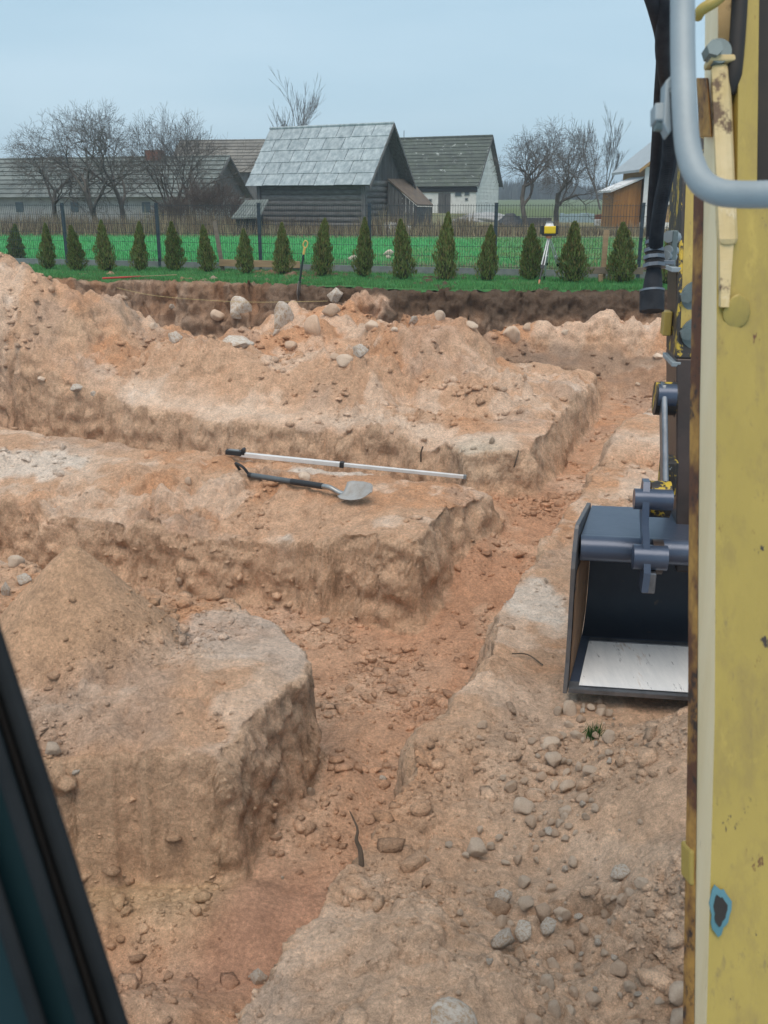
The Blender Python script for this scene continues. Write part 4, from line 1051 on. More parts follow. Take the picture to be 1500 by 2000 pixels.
# ------------------------------------------------------------------ setting-out timber, string, poles
M_wood = material('fresh_timber', (.40, .285, .175), .85, col2=(.30, .21, .13), scale=4, stretch=(1, 6, 6), bump=.003, bscale=40)
M_greywood = material('grey_timber', (.24, .20, .16), .9, col2=(.17, .145, .12), scale=4, stretch=(1, 6, 6), bump=.003, bscale=40)
def bar_px(m, x0, y0, x1, y1, D, wpx, th):
    a, b = pixD(x0, y0, D), pixD(x1, y1, D); d = (b - a).normalized(); s = d.cross(Vector((0, 1, 0))).normalized()
    hw = wpx / 2 / F * (zc_of(a))
    return m.box((a + b) / 2, d * (b - a).length / 2, s * hw, Vector((0, th / 2, 0)))
Dl = fence_y(-3.2) - .55
Dl = float(Dl)
pf = empty('profile_board', 'raw timber profile board on a leaning stake, left of the spade', 'board', pixz(508, 532, 0))
bar_px(MB(), 419, 432, 436, 531, Dl, 8, .045).build('stake', M_greywood, pf, bevel=.003)
bar_px(MB(), 428, 513, 586, 517, Dl - .06, 13, .025).build('board', M_wood, pf, bevel=.003)
bar_px(MB(), 566, 505, 569, 534, Dl - .02, 7, .04).build('stake', M_greywood, pf, bevel=.003)
Dr = float(fence_y(4.0)) - .6
pf2 = empty('profile_board', 'raw timber profile board with upright stake, right of the laser level', 'board', pixz(1180, 546, 0))
bar_px(MB(), 1184, 449, 1177, 544, Dr, 10, .05).build('stake', M_wood, pf2, bevel=.003)
bar_px(MB(), 1147, 528, 1256, 529, Dr - .06, 13, .03).build('board', M_greywood, pf2, bevel=.003)
pg = pixz(1173, 551, 0)
tag(bar_px(MB(), 1173, 536, 1173, 553, pg.y, 9, .05).build('timber_peg', M_wood, None, bevel=.004), 'short sawn timber peg standing in the lawn below the right profile board', 'peg')
M_red = material('red_paint', (.50, .055, .045), .5, col2=(.38, .05, .045), scale=8)
M_whitep = material('white_paint', (.75, .74, .72), .5)
rp_ = empty('ranging_pole', 'red ranging pole lying flat on the lawn edge at the left', 'pole', pixz(240, 543, .02))
a, b, c_ = pixz(200, 543.5, .03), pixz(275, 540, .03), pixz(345, 537, .03)
MB().tube([a, b], .016, 8).build('red_section', M_red, rp_, smooth=True)
MB().tube([b, c_], .010, 8).build('bare_section', M_wood, rp_, smooth=True)
M_str = material('yellow_string', (.55, .45, .22), .8)
sp = [pixD(228, 562, 15.6), pixD(300, 577, 15.2), pixD(400, 586, 14.8), pixD(500, 590, 14.5), pixD(640, 588, 14.5)]
tag(MB().tube(curve_pts(sp, 8), .003, 5).build('string_line', M_str), 'thin yellow builder string stretched over the pit by the boulders', 'string')

# spade stuck in the bank
M_green = material('dark_green_steel', (.012, .03, .028), .4)
M_yel = material('yellow_plastic', (.62, .44, .14), .5, col2=(.55, .38, .11), scale=6)
M_steel = material('worn_steel', (.45, .45, .45), .35, .85, col2=(.30, .29, .28), scale=9, bump=.001, bscale=60)
sD = hit(581, 576).y - .02
s0 = pixD(581, 572, sD); sp_ = empty('spade', 'upright spade with yellow grip and dark shaft stuck in the bank', 'spade', s0)
a, b, c_ = pixD(597, 474, sD), pixD(593, 497, sD), pixD(585, 553, sD)
MB().tube([b, c_], .017, 8).build('shaft', M_green, sp_, smooth=True)
gp = MB().tube([b, pixD(595, 484, sD)], [.020, .022], 8).build('grip', M_yel, sp_, smooth=True)
g0 = pixD(595, 485, sD)
MB().tube(curve_pts([g0, pixD(592, 478, sD), pixD(596, 470, sD), pixD(601, 474, sD), pixD(599, 482, sD), g0], 6), .011, 7).build('grip_ring', M_yel, gp, smooth=True)
bl = MB()
for sgn in (-1, 1): pass
bl.prism([c_ + Vector((-.02, -.06, .03)), c_ + Vector((.02, .06, .03)), c_ + Vector((-.01, .06, -.17)), c_ + Vector((-.045, 0, -.3)), c_ + Vector((-.05, -.06, -.17))], Vector((.012, 0, 0))).build('blade', M_steel, sp_, bevel=.003)

# laser level on its tripod
lb_ = pixz(1052, 554, 0.0); lD = lb_.y + .12
tri = empty('laser_tripod', 'white and black aluminium tripod under the yellow laser, before the thujas', 'tripod', Vector((lb_.x, lb_.y, 0)))
M_alw = material('white_tripod_leg', (.68, .68, .70), .4, col2=(.58, .58, .6), scale=8)
M_blk = material('black_plastic', (.018, .019, .022), .5)
M_org = material('orange_tip', (.60, .25, .14), .6)
hd = pixD(1072, 463, lD)
for (fx, fy, fD) in ((1052, 556, None), (1104, 510, lD + .5), (1064, 520, lD + .7)):
    ft = pixz(fx, fy, 0.0) if fD is None else None
    if ft is None:
        ft = pixD(fx, fy, fD); ft = Vector((ft.x, fD, 0.0))
    d = ft - hd; s = d.cross(Vector((0, 1, 0))).normalized()
    lg = MB()
    for k in (-1, 1): lg.tube([hd + s * k * .012, hd + d * .62 + s * k * .024], .010, 6)
    leg = lg.build('leg', M_alw, tri, smooth=True)
    MB().tube([hd + d * .42, hd + d * .93], .014, 6).build('inner_leg', M_blk if fD is None else M_alw, leg, smooth=True)
    MB().tube([hd + d * .90, hd + d * 1.0], [.017, .012], 6).build('foot', M_org if fD is None else M_blk, leg, smooth=True)
    MB().box(hd + d * .62, s * .034, Vector((0, .015, 0)), d.normalized() * .03).build('clamp', M_blk, leg)
MB().tube([hd - UP * .02, hd + UP * .02], .05, 10).build('head', M_org, tri, smooth=True)
ll = empty('laser_level', 'yellow rotating laser level standing on the tripod', 'laser level', hd + UP * .022)
MB().box(hd + UP * .115, (.125, 0, 0), (0, .08, 0), (0, 0, .06)).build('body', material('laser_yellow', (.72, .52, .01), .4), ll, bevel=.015)
for sx_ in (-.115, .115): MB().box(hd + UP * .115 + Vector((sx_, 0, 0)), (.022, 0, 0), (0, .086, 0), (0, 0, .068)).build('corner_guard', M_blk, ll, bevel=.008)
MB().box(hd + UP * .04, (.11, 0, 0), (0, .075, 0), (0, 0, .018)).build('foot_plate', M_blk, ll, bevel=.006)
MB().tube([hd + UP * .175, hd + UP * .2, hd + UP * .235], [.075, .065, .05], 12).build('turret', M_whitep, ll, smooth=True)
MB().tube([hd + UP * .235, hd + UP * .25], .065, 12).build('turret_cap', M_conc, ll, smooth=True)

# ------------------------------------------------------------------ shovel and staff on the middle block
def lift(p, h): return Vector((p.x, p.y, p.z + h))
M_alu = material('aluminium', (.78, .77, .77), .5, .3, col2=(.68, .67, .66), scale=10)
s0, s1 = hit(470, 903), hit(905, 947)
m0, m1 = lift(s0, .07), lift(s1, .05)
for k in range(61):                               # rest on the highest ground below
    t = k / 60; q_ = m0 + (m1 - m0) * t; dz = gh(q_.x, q_.y) + .034 - q_.z
    if dz > 0: m0.z += dz * (1 - t); m1.z += dz * t
st = empty('levelling_staff', 'long aluminium levelling staff lying across the middle soil block', 'staff', m0)
d = (m1 - m0).normalized(); s = d.cross(UP).normalized(); u = s.cross(d)
mid = m0 + (m1 - m0) * .46
MB().box((m0 + mid) / 2, d * (mid - m0).length / 2, s * .024, u * .020).build('lower_section', M_alu, st, bevel=.003)
MB().box((m1 + mid) / 2, d * (m1 - mid).length / 2, s * .020, u * .016).build('upper_section', M_alu, st, bevel=.003)
MB().box(mid, d * .020, s * .030, u * .026).build('clamp', M_blk, st, bevel=.004)
MB().box(m1 + d * .012, d * .014, s * .022, u * .018).build('end_cap', M_conc, st, bevel=.003)
rc = empty('laser_receiver', 'black laser receiver clamped to the left end of the staff', 'receiver', m0 - d * .05)
MB().box(m0 - d * .06 + u * .012, d * .075, s * .034, u * .022).build('body', M_blk, rc, bevel=.006)
MB().box(m0 - d * .06 + u * .036, d * .05, s * .022, u * .003).build('display', M_conc, rc, bevel=.001)
MB().box(m0 + d * .03 + u * .03, d * .016, s * .026, u * .03).build('bracket', M_blk, rc, bevel=.005)
MB().tube([m0 + d * .03 + u * .05 - s * .03, m0 + d * .03 + u * .05 + s * .05], .014, 10).build('clamp_knob', M_blk, rc, smooth=True)

M_sh = material('grey_shaft', (.10, .115, .125), .45, col2=(.075, .085, .095), scale=8)
h0, h1 = hit(490, 941), hit(655, 976); tip = hit(716, 962)
a = lift(h0, .05); b = lift(h1, .085)
for k in range(9):
    t = k / 8; q_ = a + (b - a) * t; dz = gh(q_.x, q_.y) + .016 - q_.z
    if dz > 0: a.z += dz * (1 - t); b.z += dz * t
sv = empty('shovel', 'shovel with black D-grip and grey blade lying on the middle soil block', 'shovel', a)
d = (b - a).normalized(); s = d.cross(UP).normalized(); u = s.cross(d)
L_ = (b - a).length
MB().tube([a + d * .02, a + d * L_ * .55], .023, 12).build('shaft', M_sh, sv, smooth=True)
MB().tube([a + d * L_ * .5, a + d * L_ * .86], .026, 12).build('grip_sleeve', M_blk, sv, smooth=True)
e = a + d * L_ * .84
MB().tube(curve_pts([e, e + d * .09 - u * .002, b + d * .03 - u * .03, b + d * .11 - u * .045], 6), [.022] * 18 + [.017], 12).build('socket', M_steel, sv, smooth=True)
s2 = (s * .62 + u * .78).normalized()
gr = MB().tube([a + d * .05, a - d * .02], [.02, .024], 10).build('grip', M_blk, sv, smooth=True)
MB().tube(curve_pts([a - d * .015, a - d * .05 + s2 * .055 + u * .03, a - d * .125 + s2 * .064 + u * .05, a - d * .135 + u * .05, a - d * .125 - s2 * .064 + u * .05, a - d * .05 - s2 * .055 + u * .03, a - d * .015], 6), .013, 8).build('grip_bow', M_blk, gr, smooth=True)
# dished blade: grid of points, thickened
m = MB(); nu, nv = 13, 9; b0 = b + d * .085 - u * .02; s3 = (s * .86 - u * .5).normalized(); u3 = (u * .86 + s * .5).normalized()
Vb = []
for i in range(nu):
    t = i / (nu - 1); hw = np.interp(t, [0, .12, .5, .8, .93, 1], [.085, .112, .115, .095, .06, .012])
    for j in range(nv):
        q_ = (j / (nv - 1) * 2 - 1)
        Vb.append(b0 + d * (t * .30) + s3 * (q_ * hw * .95) + u3 * (.030 * q_ * q_ * (1 - .5 * t) + .045 * t * t + .004))
m.v = [tuple(p) for p in Vb]
for i in range(nu - 1):
    for j in range(nv - 1): m.f.append((i * nv + j, (i + 1) * nv + j, (i + 1) * nv + j + 1, i * nv + j + 1))
bo = m.build('blade', material('grey_blade', (.40, .39, .38), .55, .3, col2=(.31, .275, .245), scale=14), sv, smooth=True)
so_ = bo.modifiers.new('thick', 'SOLIDIFY'); so_.thickness = .003

# ------------------------------------------------------------------ stones
M_rock = [material('fieldstone_a', (.66, .49, .37), .95, spec=.2, col2=(.56, .41, .30), scale=7, spots=[((.50, .42, .34), 12, .58, .75)], bump=.012, bscale=22, objvar=.15),
          material('fieldstone_b', (.74, .59, .465), .95, spec=.2, col2=(.65, .50, .385), scale=6, spots=[((.40, .30, .22), 14, .58, .72)], bump=.012, bscale=26, objvar=.15),
          material('fieldstone_grey', (.68, .62, .56), .92, spec=.2, col2=(.57, .51, .45), scale=8, spots=[((.47, .34, .235), 5, .46, .60)], bump=.010, bscale=30, objvar=.12)]
def rock_mesh(seed, mat, sub=3, ang=.5):
    v, f = ico(sub); rng = np.random.default_rng(seed)
    v = v.copy()
    for k in range(11):                          # flattened facets
        nrm = rng.standard_normal(3); nrm /= np.linalg.norm(nrm); lim = rng.uniform(.42, .80)
        dd = v @ nrm; v -= np.clip(dd - lim, 0, None)[:, None] * nrm[None] * ang * 1.6
    n3 = 1 + .22 * fbm(v[:, 0] * 1.3 + seed, v[:, 1] * 1.3, v[:, 2] * 1.3, oct=3, seed=seed) + .05 * fbm(v[:, 0] * 5, v[:, 1] * 5, v[:, 2] * 5, oct=3, seed=seed + 3)
    v = v * n3[:, None]
    return mesh_np('stone', v, f, mat, True)
RM = [[rock_mesh(100 + 10 * k + i, M_rock[k], 3, (.5, .5, .62)[k]) for i in range(6)] for k in range(3)]
def rock(p, w_, h_, dpt, kind, rotz, name, label, cat, group, sink=.3, tilt=0.0, vi=None):
    o = bpy.data.objects.new(name, RM[kind][vi if vi is not None else random.randrange(6)]); COL.objects.link(o)
    o.scale = (w_ / 2, dpt / 2, h_ / 2); o.rotation_euler = (tilt, tilt * .5, rotz)
    o.location = (p.x, p.y, p.z + h_ / 2 - h_ * sink)
    return tag(o, label, cat, group)
# boulders of the far pit: centre px, width px, height px
big = [(465, 606, 62, 46, 2, 'big pale boulder, left of the two largest before the bank'), (549, 611, 56, 66, 2, 'tall leaning grey boulder, right of the two largest before the bank'),
       (339, 655, 38, 28, 2, 'grey angular stone alone in the pit left of the boulders'), (336, 607, 18, 14, 2, 'small white stone on the grey pit wall'),
       (614, 630, 44, 44, 0, 'tan rounded boulder right of the tall leaning one'), (462, 672, 92, 20, 2, 'low flat grey slab lying in the pit before the boulders'),
       (541, 645, 26, 22, 2, 'small dark stone at the foot of the tall leaning boulder'), (425, 622, 30, 22, 1, 'small tan stone left of the big pale boulder'),
       (570, 672, 34, 24, 0, 'brown stone half buried right of the flat slab'), (655, 573, 36, 28, 2, 'grey stone sticking out of the small red heap by the lawn'),
       (648, 600, 42, 28, 0, 'brown boulder on top of the boulder heap'), (728, 632, 30, 24, 1, 'pale stone on the ridge behind the red heap'),
       (770, 640, 20, 14, 1, 'small pale stone on the ridge, behind the red heap top'), (808, 622, 30, 26, 2, 'light stone standing on the ridge behind the red heap'),
       (858, 618, 28, 20, 1, 'tan rounded stone right of the light ridge stone'), (920, 633, 28, 18, 1, 'flat pale stone at the left end of the far right heap'),
       (1000, 646, 50, 40, 0, 'large pale boulder set in the far right heap'), (1029, 638, 20, 18, 0, 'brown stone beside the large pale boulder of the far right heap'),
       (700, 680, 42, 30, 2, 'dark rounded stone on the crest of the red heap'), (675, 705, 46, 20, 1, 'pale flat stone on the cream shoulder below the dark stone'),
       (655, 698, 24, 14, 0, 'brown clod beside the dark stone on the crest'), (1105, 650, 22, 12, 1, 'small pale stone on the face of the far right heap'),
       (1245, 750, 10, 8, 1, 'tiny stone at the end of the long trench'), (1286, 697, 30, 14, 1, 'pale flat stone on the far right heap by the digger arm'),
       (248 * .467 + 650, 0, 0, 0, 0, '')][:-1]
for (px, py, wp, hp, k, lab) in big:
    p = hit(px, py + hp * .35); s_ = zc_of(p) / F
    rock(p, wp * s_, hp * s_ * 1.15, wp * s_ * random.uniform(.6, .85), k, random.uniform(-.35, .35), 'boulder' if wp > 34 else 'stone', lab, 'boulder' if wp > 34 else 'stone', None, .40, .2)
# stones of the near ground that stand out
near = [(766, 845, 14, 10, 0, 'small square clod on the ledge before the red heap'), (370, 943, 20, 20, 0, 'orange-brown lump left of the shovel grip'),
        (592, 930, 36, 34, 1, 'pale upright lump beside the middle of the staff'), (350, 1136, 22, 16, 0, 'round orange-brown stone right of the sand cone'),
        (390, 1251, 12, 12, 0, 'small brown stone on the grey crust of the front block'), (103, 1463, 42, 38, 1, 'large tan stone at the left edge above the cut face'),
        (150, 1508, 20, 18, 2, 'small pale stone under the large tan stone'), (606, 1543, 22, 24, 1, 'pale oblong stone on the trench floor'),
        (637, 1211, 26, 14, 0, 'flat brown clod on the trench floor below the middle block'), (505, 1908, 44, 40, 2, 'light angular stone at the bottom edge of the trench'),
        (551, 1714, 10, 9, 2, 'tiny white pebble on the smooth red trench floor'), (495, 1487, 12, 10, 2, 'small grey pebble stuck in the cut corner of the front block'),
        (746, 1523, 20, 14, 2, 'grey stone on the rim of the trench'), (80, 740, 24, 14, 1, 'pale flat stone at the foot of the left heap'), (155, 765, 36, 20, 2, 'grey stone block at the foot of the left heap'),
        (182, 770, 18, 14, 2, 'small grey stone right of the grey block'), (300, 640, 20, 16, 1, 'pale stone on the slope of the left heap'), (45, 1130, 44, 22, 2, 'grey slab fragment at the foot of the sand cone'),
        (12, 1150, 30, 40, 2, 'grey stone at the left edge of the picture'), (30, 1095, 40, 20, 1, 'tan clod behind the sand cone at the left'), (870, 1985, 125, 55, 2, 'flat grey stone slab at the bottom edge of the picture'),
        (640, 1215, 0, 0, 0, '')][:-1]
for (px, py, wp, hp, k, lab) in near:
    p = hit(px, py + hp * .3); s_ = zc_of(p) / F
    rock(p, wp * s_, hp * s_ * 1.1, wp * s_ * random.uniform(.65, .9), k, random.uniform(-.6, .6), 'stone', lab, 'stone', None, .30, .15)
# the rubble of the near right bank (crop of the photograph, 1.948 px per photo px)
rub = [(1000, 450, 75, 1), (1078, 452, 35, 1), (1117, 468, 50, 1), (1040, 495, 45, 0), (995, 510, 45, 1), (962, 550, 60, 1), (1028, 550, 60, 1), (860, 578, 50, 0), (925, 582, 80, 1), (1150, 557, 65, 1),
       (935, 642, 90, 1), (890, 710, 50, 0), (985, 692, 45, 1), (1030, 685, 40, 1), (1075, 685, 60, 1), (825, 730, 40, 0), (768, 750, 70, 0), (940, 745, 50, 1), (990, 742, 75, 1), (865, 770, 70, 0), (820, 820, 95, 1),
       (855, 880, 60, 0), (985, 840, 60, 1), (1050, 790, 60, 0), (535, 972, 40, 1), (440, 1028, 55, 0), (655, 915, 40, 1), (825, 1110, 60, 1), (800, 1030, 45, 0), (870, 990, 30, 1), (980, 950, 35, 1),
       (1020, 935, 35, 1), (830, 1200, 75, 1), (895, 1220, 95, 0), (970, 1225, 70, 1), (735, 1260, 70, 0), (580, 1230, 35, 1), (600, 1268, 45, 0), (1225, 1155, 65, 1), (1190, 1190, 60, 0), (1140, 1180, 50, 0),
       (1270, 1120, 60, 1), (1305, 1235, 45, 0), (935, 1420, 60, 1), (915, 1497, 75, 1), (1010, 1535, 60, 0), (1225, 1520, 55, 1), (940, 1605, 75, 1), (1000, 1600, 55, 1), (860, 1640, 90, 0), (1090, 1560, 80, 0),
       (1180, 1440, 80, 0), (665, 520, 45, 0), (655, 570, 35, 0), (640, 690, 25, 0), (290, 725, 35, 2), (1150, 620, 40, 1), (1200, 610, 35, 1), (1230, 570, 30, 0), (1115, 640, 36, 0), (1060, 740, 40, 1), (1090, 720, 34, 0),
       (1000, 900, 46, 0), (930, 880, 44, 0), (1060, 860, 34, 1), (890, 930, 30, 0), (1050, 1290, 52, 0), (1110, 1330, 40, 1), (1000, 1360, 60, 0), (1030, 1440, 50, 0), (960, 1470, 42, 0), (1130, 1400, 44, 1)]
spec = {(640, 975, 100): 'big pale knobbly stone on the right bank, left of the cobbles', (745, 1320, 110): 'large tan round stone left of the white stone', (820, 1300, 95): 'white angular stone standing between two tan stones',
        (915, 1290, 80): 'smooth brown stone right of the white angular stone', (750, 1170, 80): 'orange-brown stone above the white angular stone', (1190, 1080, 85): 'large grey stone below the right slope',
        (1400, 1520, 120): 'large tan boulder at the lower right by the boom', (1410, 1625, 120): 'tan boulder at the bottom right corner by the boom'}
G_R = 'cobbles of the rubble on the right bank'
for (cx, cy, dd), lab in spec.items():
    p = hit(600 + cx / 1.948, 1150 + (cy + dd * .3) / 1.948); s_ = zc_of(p) / F / 1.948
    k = 2 if ('white' in lab or 'grey' in lab) else (0 if 'brown' in lab else 1)
    rock(p, dd * s_, dd * s_ * .9, dd * s_ * .85, k, random.uniform(-.8, .8), 'stone', lab, 'stone', None, .28, .2)
def kindof(dd, k):
    return ('big' if dd >= 70 else 'medium-sized' if dd >= 48 else 'small') + ' ' + ('brown', 'tan', 'grey')[k]
def zone(py):
    return ('right under the bucket' if py < 1430 else 'a little below the bucket' if py < 1520 else 'left of the smooth slope' if py < 1610 else 'halfway down the right bank' if py < 1720
            else 'around the white angular stone' if py < 1850 else 'at the bottom edge of the picture')
for (cx, cy, dd, k) in rub:
    p = hit(600 + cx / 1.948, 1150 + (cy + dd * .28) / 1.948); s_ = zc_of(p) / F / 1.948
    rock(p, dd * s_ * random.uniform(.95, 1.15), dd * s_ * random.uniform(.75, .95), dd * s_ * random.uniform(.75, 1), k, random.uniform(-1.5, 1.5), 'cobble',
         f'{kindof(dd, k)} cobble in the rubble {zone(1150 + cy / 1.948)}', 'cobble', G_R, .3, random.uniform(-.3, .3))
cnt = 0
while cnt < 160:
    cy = random.uniform(420, 1640)
    gx_ = np.interp(cy, [420, 560, 760, 900, 1150, 1300, 1500, 1650], [1100, 1060, 960, 930, 980, 980, 1020, 1000])
    cx = random.gauss(float(gx_), 120 if cy < 900 else 190)
    if not (560 < cx < 1440): continue
    dd = 14 + 34 * random.random() ** 2
    p = hit(600 + cx / 1.948, 1150 + cy / 1.948, .012); s_ = zc_of(p) / F / 1.948
    rock(p, dd * s_, dd * s_ * random.uniform(.7, .95), dd * s_ * random.uniform(.7, 1), random.choice((0, 0, 1, 1, 1, 2)), random.uniform(-3, 3), 'pebble',
         f'small stone among the rubble {zone(1150 + cy / 1.948)}', 'pebble', 'small stones of the rubble on the right bank', .28, random.uniform(-.3, .3))
    cnt += 1
# field stones behind the fence
for (px, py, wp, lab) in ((690, 506, 22, 'grey-white stone in the field behind the fence, left of the middle post'), (760, 498, 26, 'pale low stone in the field behind the fence, above a thuja gap'), (757, 504, 14, 'small pale stone beside the low one behind the fence')):
    p = pixz(px, py, 0.0); s_ = zc_of(p) / F
    rock(p, wp * s_, wp * s_ * .55, wp * s_ * .6, 2, 0, 'stone', lab, 'stone', None, .25)
# roots and a grass tuft
M_root = material('root', (.09, .065, .045), .95, col2=(.13, .095, .07), scale=20)
def root_obj(pts, rad, label):
    o = MB().tube(curve_pts(pts, 5), rad, 7).build('root', M_root, None, smooth=True)
    return tag(o, label, 'root')
p = hit(706, 1690); s_ = zc_of(p) / F
pp = lambda x, y, dy=0: pixD(x, y, p.y + dy)
root_obj([lift(p, -.03), pp(704, 1662), pp(696, 1640), pp(698, 1618), pp(683, 1584)], [.012 - .0005 * i for i in range(21)], 'dark broken root sticking up from the trench rim')
p = hit(1035, 1295)
root_obj([lift(hit(1000, 1281), .01), lift(hit(1030, 1285), .02), lift(hit(1060, 1305), .012)], .004, 'thin dry twig lying on the bank left of the bucket')
p = hit(820, 890); root_obj([lift(hit(822, 905), -.02), pixD(822, 885, p.y - .03), pixD(826, 872, p.y - .05)], .008, 'short root stub hanging from the far block edge')
p = hit(1010, 905); root_obj([pixD(1013, 880, p.y), pixD(1010, 893, p.y - .04), pixD(1004, 912, p.y - .03)], .007, 'thin root hanging out of the cream far block')
p = hit(1162, 1436); n = 160
blades('grass_tuft', p.x + RNG.normal(0, .02, n), p.y + RNG.normal(0, .02, n), np.full(n, p.z), RNG.uniform(.02, .06, n), RNG.uniform(.003, .006, n), np.array((.05, .12, .03)) * RNG.uniform(.5, 1.4, (n, 1)), BLADE,
       'small green grass tuft among the cobbles below the bucket', 'grass tuft', 1.0)['kind'] = 'stuff'
# ------------------------------------------------------------------ excavator (seen from its cab)
def paint(name, base, chips, under=(.05, .035, .028), rough=.45, rust=(.13, .05, .02), scale=7, dirt=.5):
    m = material(name, base, rough, 0, col2=tuple(c * .82 for c in base), scale=2.5, lo=.3, hi=.7,
                 spots=[((.24, .165, .06), 6.0, .56 - .1 * dirt, .85), (under, scale, chips, chips + .02), (rust, scale * 1.7, .64, .70), ((.16, .115, .06), 13.0, .60, .80), (tuple(c * 1.25 for c in base), 4.0, .58, .75)], bump=.0012, bscale=30, stretch=(2.6, 2.6, .9))
    return m
M_yel1 = paint('yellow_machine_paint', (.42, .305, .07), .645, scale=11)
M_cream = material('skylit_yellow_paint', (.90, .75, .50), .5, col2=(.82, .66, .40), scale=3, stretch=(3, 3, .5),  # boom yellow made paler: skylight on the side web painted in
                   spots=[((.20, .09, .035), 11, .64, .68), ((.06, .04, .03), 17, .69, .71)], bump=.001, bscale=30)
M_cream2 = material('peeling_yellow_paint', (.62, .48, .27), .6, col2=(.50, .36, .15), scale=6, spots=[((.13, .075, .04), 9, .56, .62), ((.72, .60, .42), 5, .58, .66)], bump=.002, bscale=30)
M_rustedge = material('rusted_edge', (.42, .22, .05), .7, col2=(.10, .035, .015), scale=8, lo=.38, hi=.56, spots=[((.03, .018, .013), 16, .56, .62)], bump=.002, bscale=40)
M_flake = material('flaking_yellow_over_black', (.50, .34, .03), .5, col2=(.022, .019, .018), scale=16, stretch=(1, 1, .55), lo=.42, hi=.46, spots=[((.30, .33, .34), 30, .66, .69)], bump=.003, bscale=30)
M_grease = material('greasy_dark_steel', (.035, .026, .024), .42, .3, col2=(.060, .040, .035), scale=6, spots=[((.30, .27, .24), 40, .70, .73)], bump=.002, bscale=25)
M_buck = material('dark_blue_bucket_paint', (.050, .070, .115), .30, .3, col2=(.075, .095, .14), scale=4, spots=[((.33, .24, .17), 9, .68, .74), ((.20, .22, .25), 45, .70, .73)], bump=.001, bscale=25)
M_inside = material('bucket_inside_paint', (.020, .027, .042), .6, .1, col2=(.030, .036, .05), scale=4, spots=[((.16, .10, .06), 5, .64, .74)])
M_dirtin = material('bucket_soil_film', (.24, .135, .07), .9, col2=(.16, .09, .05), scale=7, spots=[((.03, .035, .05), 6, .60, .66)], bump=.003, bscale=40)
M_worn = material('scoured_steel', (.86, .88, .90), .55, .15, col2=(.74, .77, .80), scale=20, stretch=(1, .2, 1), spots=[((.12, .14, .18), 26, .60, .68), ((.42, .30, .21), 9, .62, .72)], bump=.0006, bscale=90)
M_edge = material('cutting_edge_steel', (.22, .24, .27), .4, .7, col2=(.14, .15, .17), scale=12)
M_side = material('worn_side_plate', (.10, .11, .13), .5, .4, col2=(.17, .15, .14), scale=9, spots=[((.30, .24, .19), 14, .64, .72)], bump=.001, bscale=30)
M_hose = material('rubber_hose', (.016, .018, .023), .75, spec=.25, col2=(.035, .037, .043), scale=12, bump=.001, bscale=60)
M_pipe = material('galvanised_tube', (.33, .375, .40), .6, .3, col2=(.26, .30, .325), scale=5, spots=[((.22, .20, .18), 14, .64, .70)], bump=.0008, bscale=50)
M_bolt = material('zinc_bolt', (.20, .24, .24), .5, .5, col2=(.13, .16, .16), scale=10)
M_rub = material('black_door_rubber', (.010, .012, .014), .85, spec=.15, col2=(.020, .022, .024), scale=6)
M_teal = material('dark_teal_cab_paint', (.004, .018, .023), .6, spec=.2, col2=(.006, .024, .030), scale=3)
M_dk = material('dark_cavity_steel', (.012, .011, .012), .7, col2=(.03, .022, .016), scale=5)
M_chip = material('blue_undercoat', (.09, .21, .25), .6, col2=(.06, .16, .19), scale=12)

exc = empty('excavator', 'yellow excavator with boom, dark stick and bucket, seen from its cab', 'excavator', (0.7, 1.3, -1.1))
yaw = math.radians(8)
AF = Vector((math.sin(yaw), math.cos(yaw), 0)); AW = Vector((math.cos(yaw), -math.sin(yaw), 0))

# ---- bucket: f away from the cab, w to the right, z up
BO = pix(1112, 1336, 4.62); BW = 1.42; TP = .17
def Bp(w_, f_, z_): return BO + AW * w_ + AF * f_ + UP * z_
def sect(prof, th, name, mat, par, wl=0.0, wr=BW, smooth=True):
    """strip that follows a profile (f, z) across the bucket, narrowing to the back"""
    m = MB(); n = len(prof)
    nr = []
    for i in range(n):
        a_, b_ = prof[max(i - 1, 0)], prof[min(i + 1, n - 1)]
        d_ = Vector((b_[0] - a_[0], b_[1] - a_[1])).normalized(); nr.append((d_.y, -d_.x))
    for i, (f_, z_) in enumerate(prof):
        for k in (0, 1):
            ff, zz = f_ + nr[i][0] * th * k, z_ + nr[i][1] * th * k
            m.v += [tuple(Bp(wl + TP * max(f_, 0), ff, zz)), tuple(Bp(wr - TP * max(f_, 0), ff, zz))]
    for i in range(n - 1):
        a_ = i * 4; b_ = a_ + 4
        m.f += [(a_, a_ + 1, b_ + 1, b_), (a_ + 2, b_ + 2, b_ + 3, a_ + 3), (a_, b_, b_ + 2, a_ + 2), (a_ + 1, a_ + 3, b_ + 3, b_ + 1)]
    m.f += [(0, 2, 3, 1), (4 * n - 4, 4 * n - 3, 4 * n - 1, 4 * n - 2)]
    return m.build(name, mat, par, smooth=smooth)
back = [(.50, .03)] + [(.50 + .20 * math.sin(t), .03 + .22 * (1 - math.cos(t))) for t in [math.pi / 2 * k / 6 for k in range(1, 7)]] + [(.70, .42), (.66, .56), (.58, .68), (.55, .715)]
bk = sect(back, .022, 'bucket', M_inside, exc)
bk['label'] = 'dark blue ditching bucket with shiny worn floor'
sect([(.03, .004), (.25, .016), (.50, .03)], .022, 'floor_plate', M_buck, bk)
fl_ = sect([(-.012, .0055), (.25, .0195), (.44, .029)], .003, 'worn_floor', M_worn, bk, .045, BW - .045)
sect([(-.035, -.008), (.03, .001)], .022, 'cutting_edge', M_edge, bk, -.005, BW + .005, False)
sect([(.44, .034), (.475, .036)], .004, 'floor_weld', M_edge, bk, .045, BW - .045)
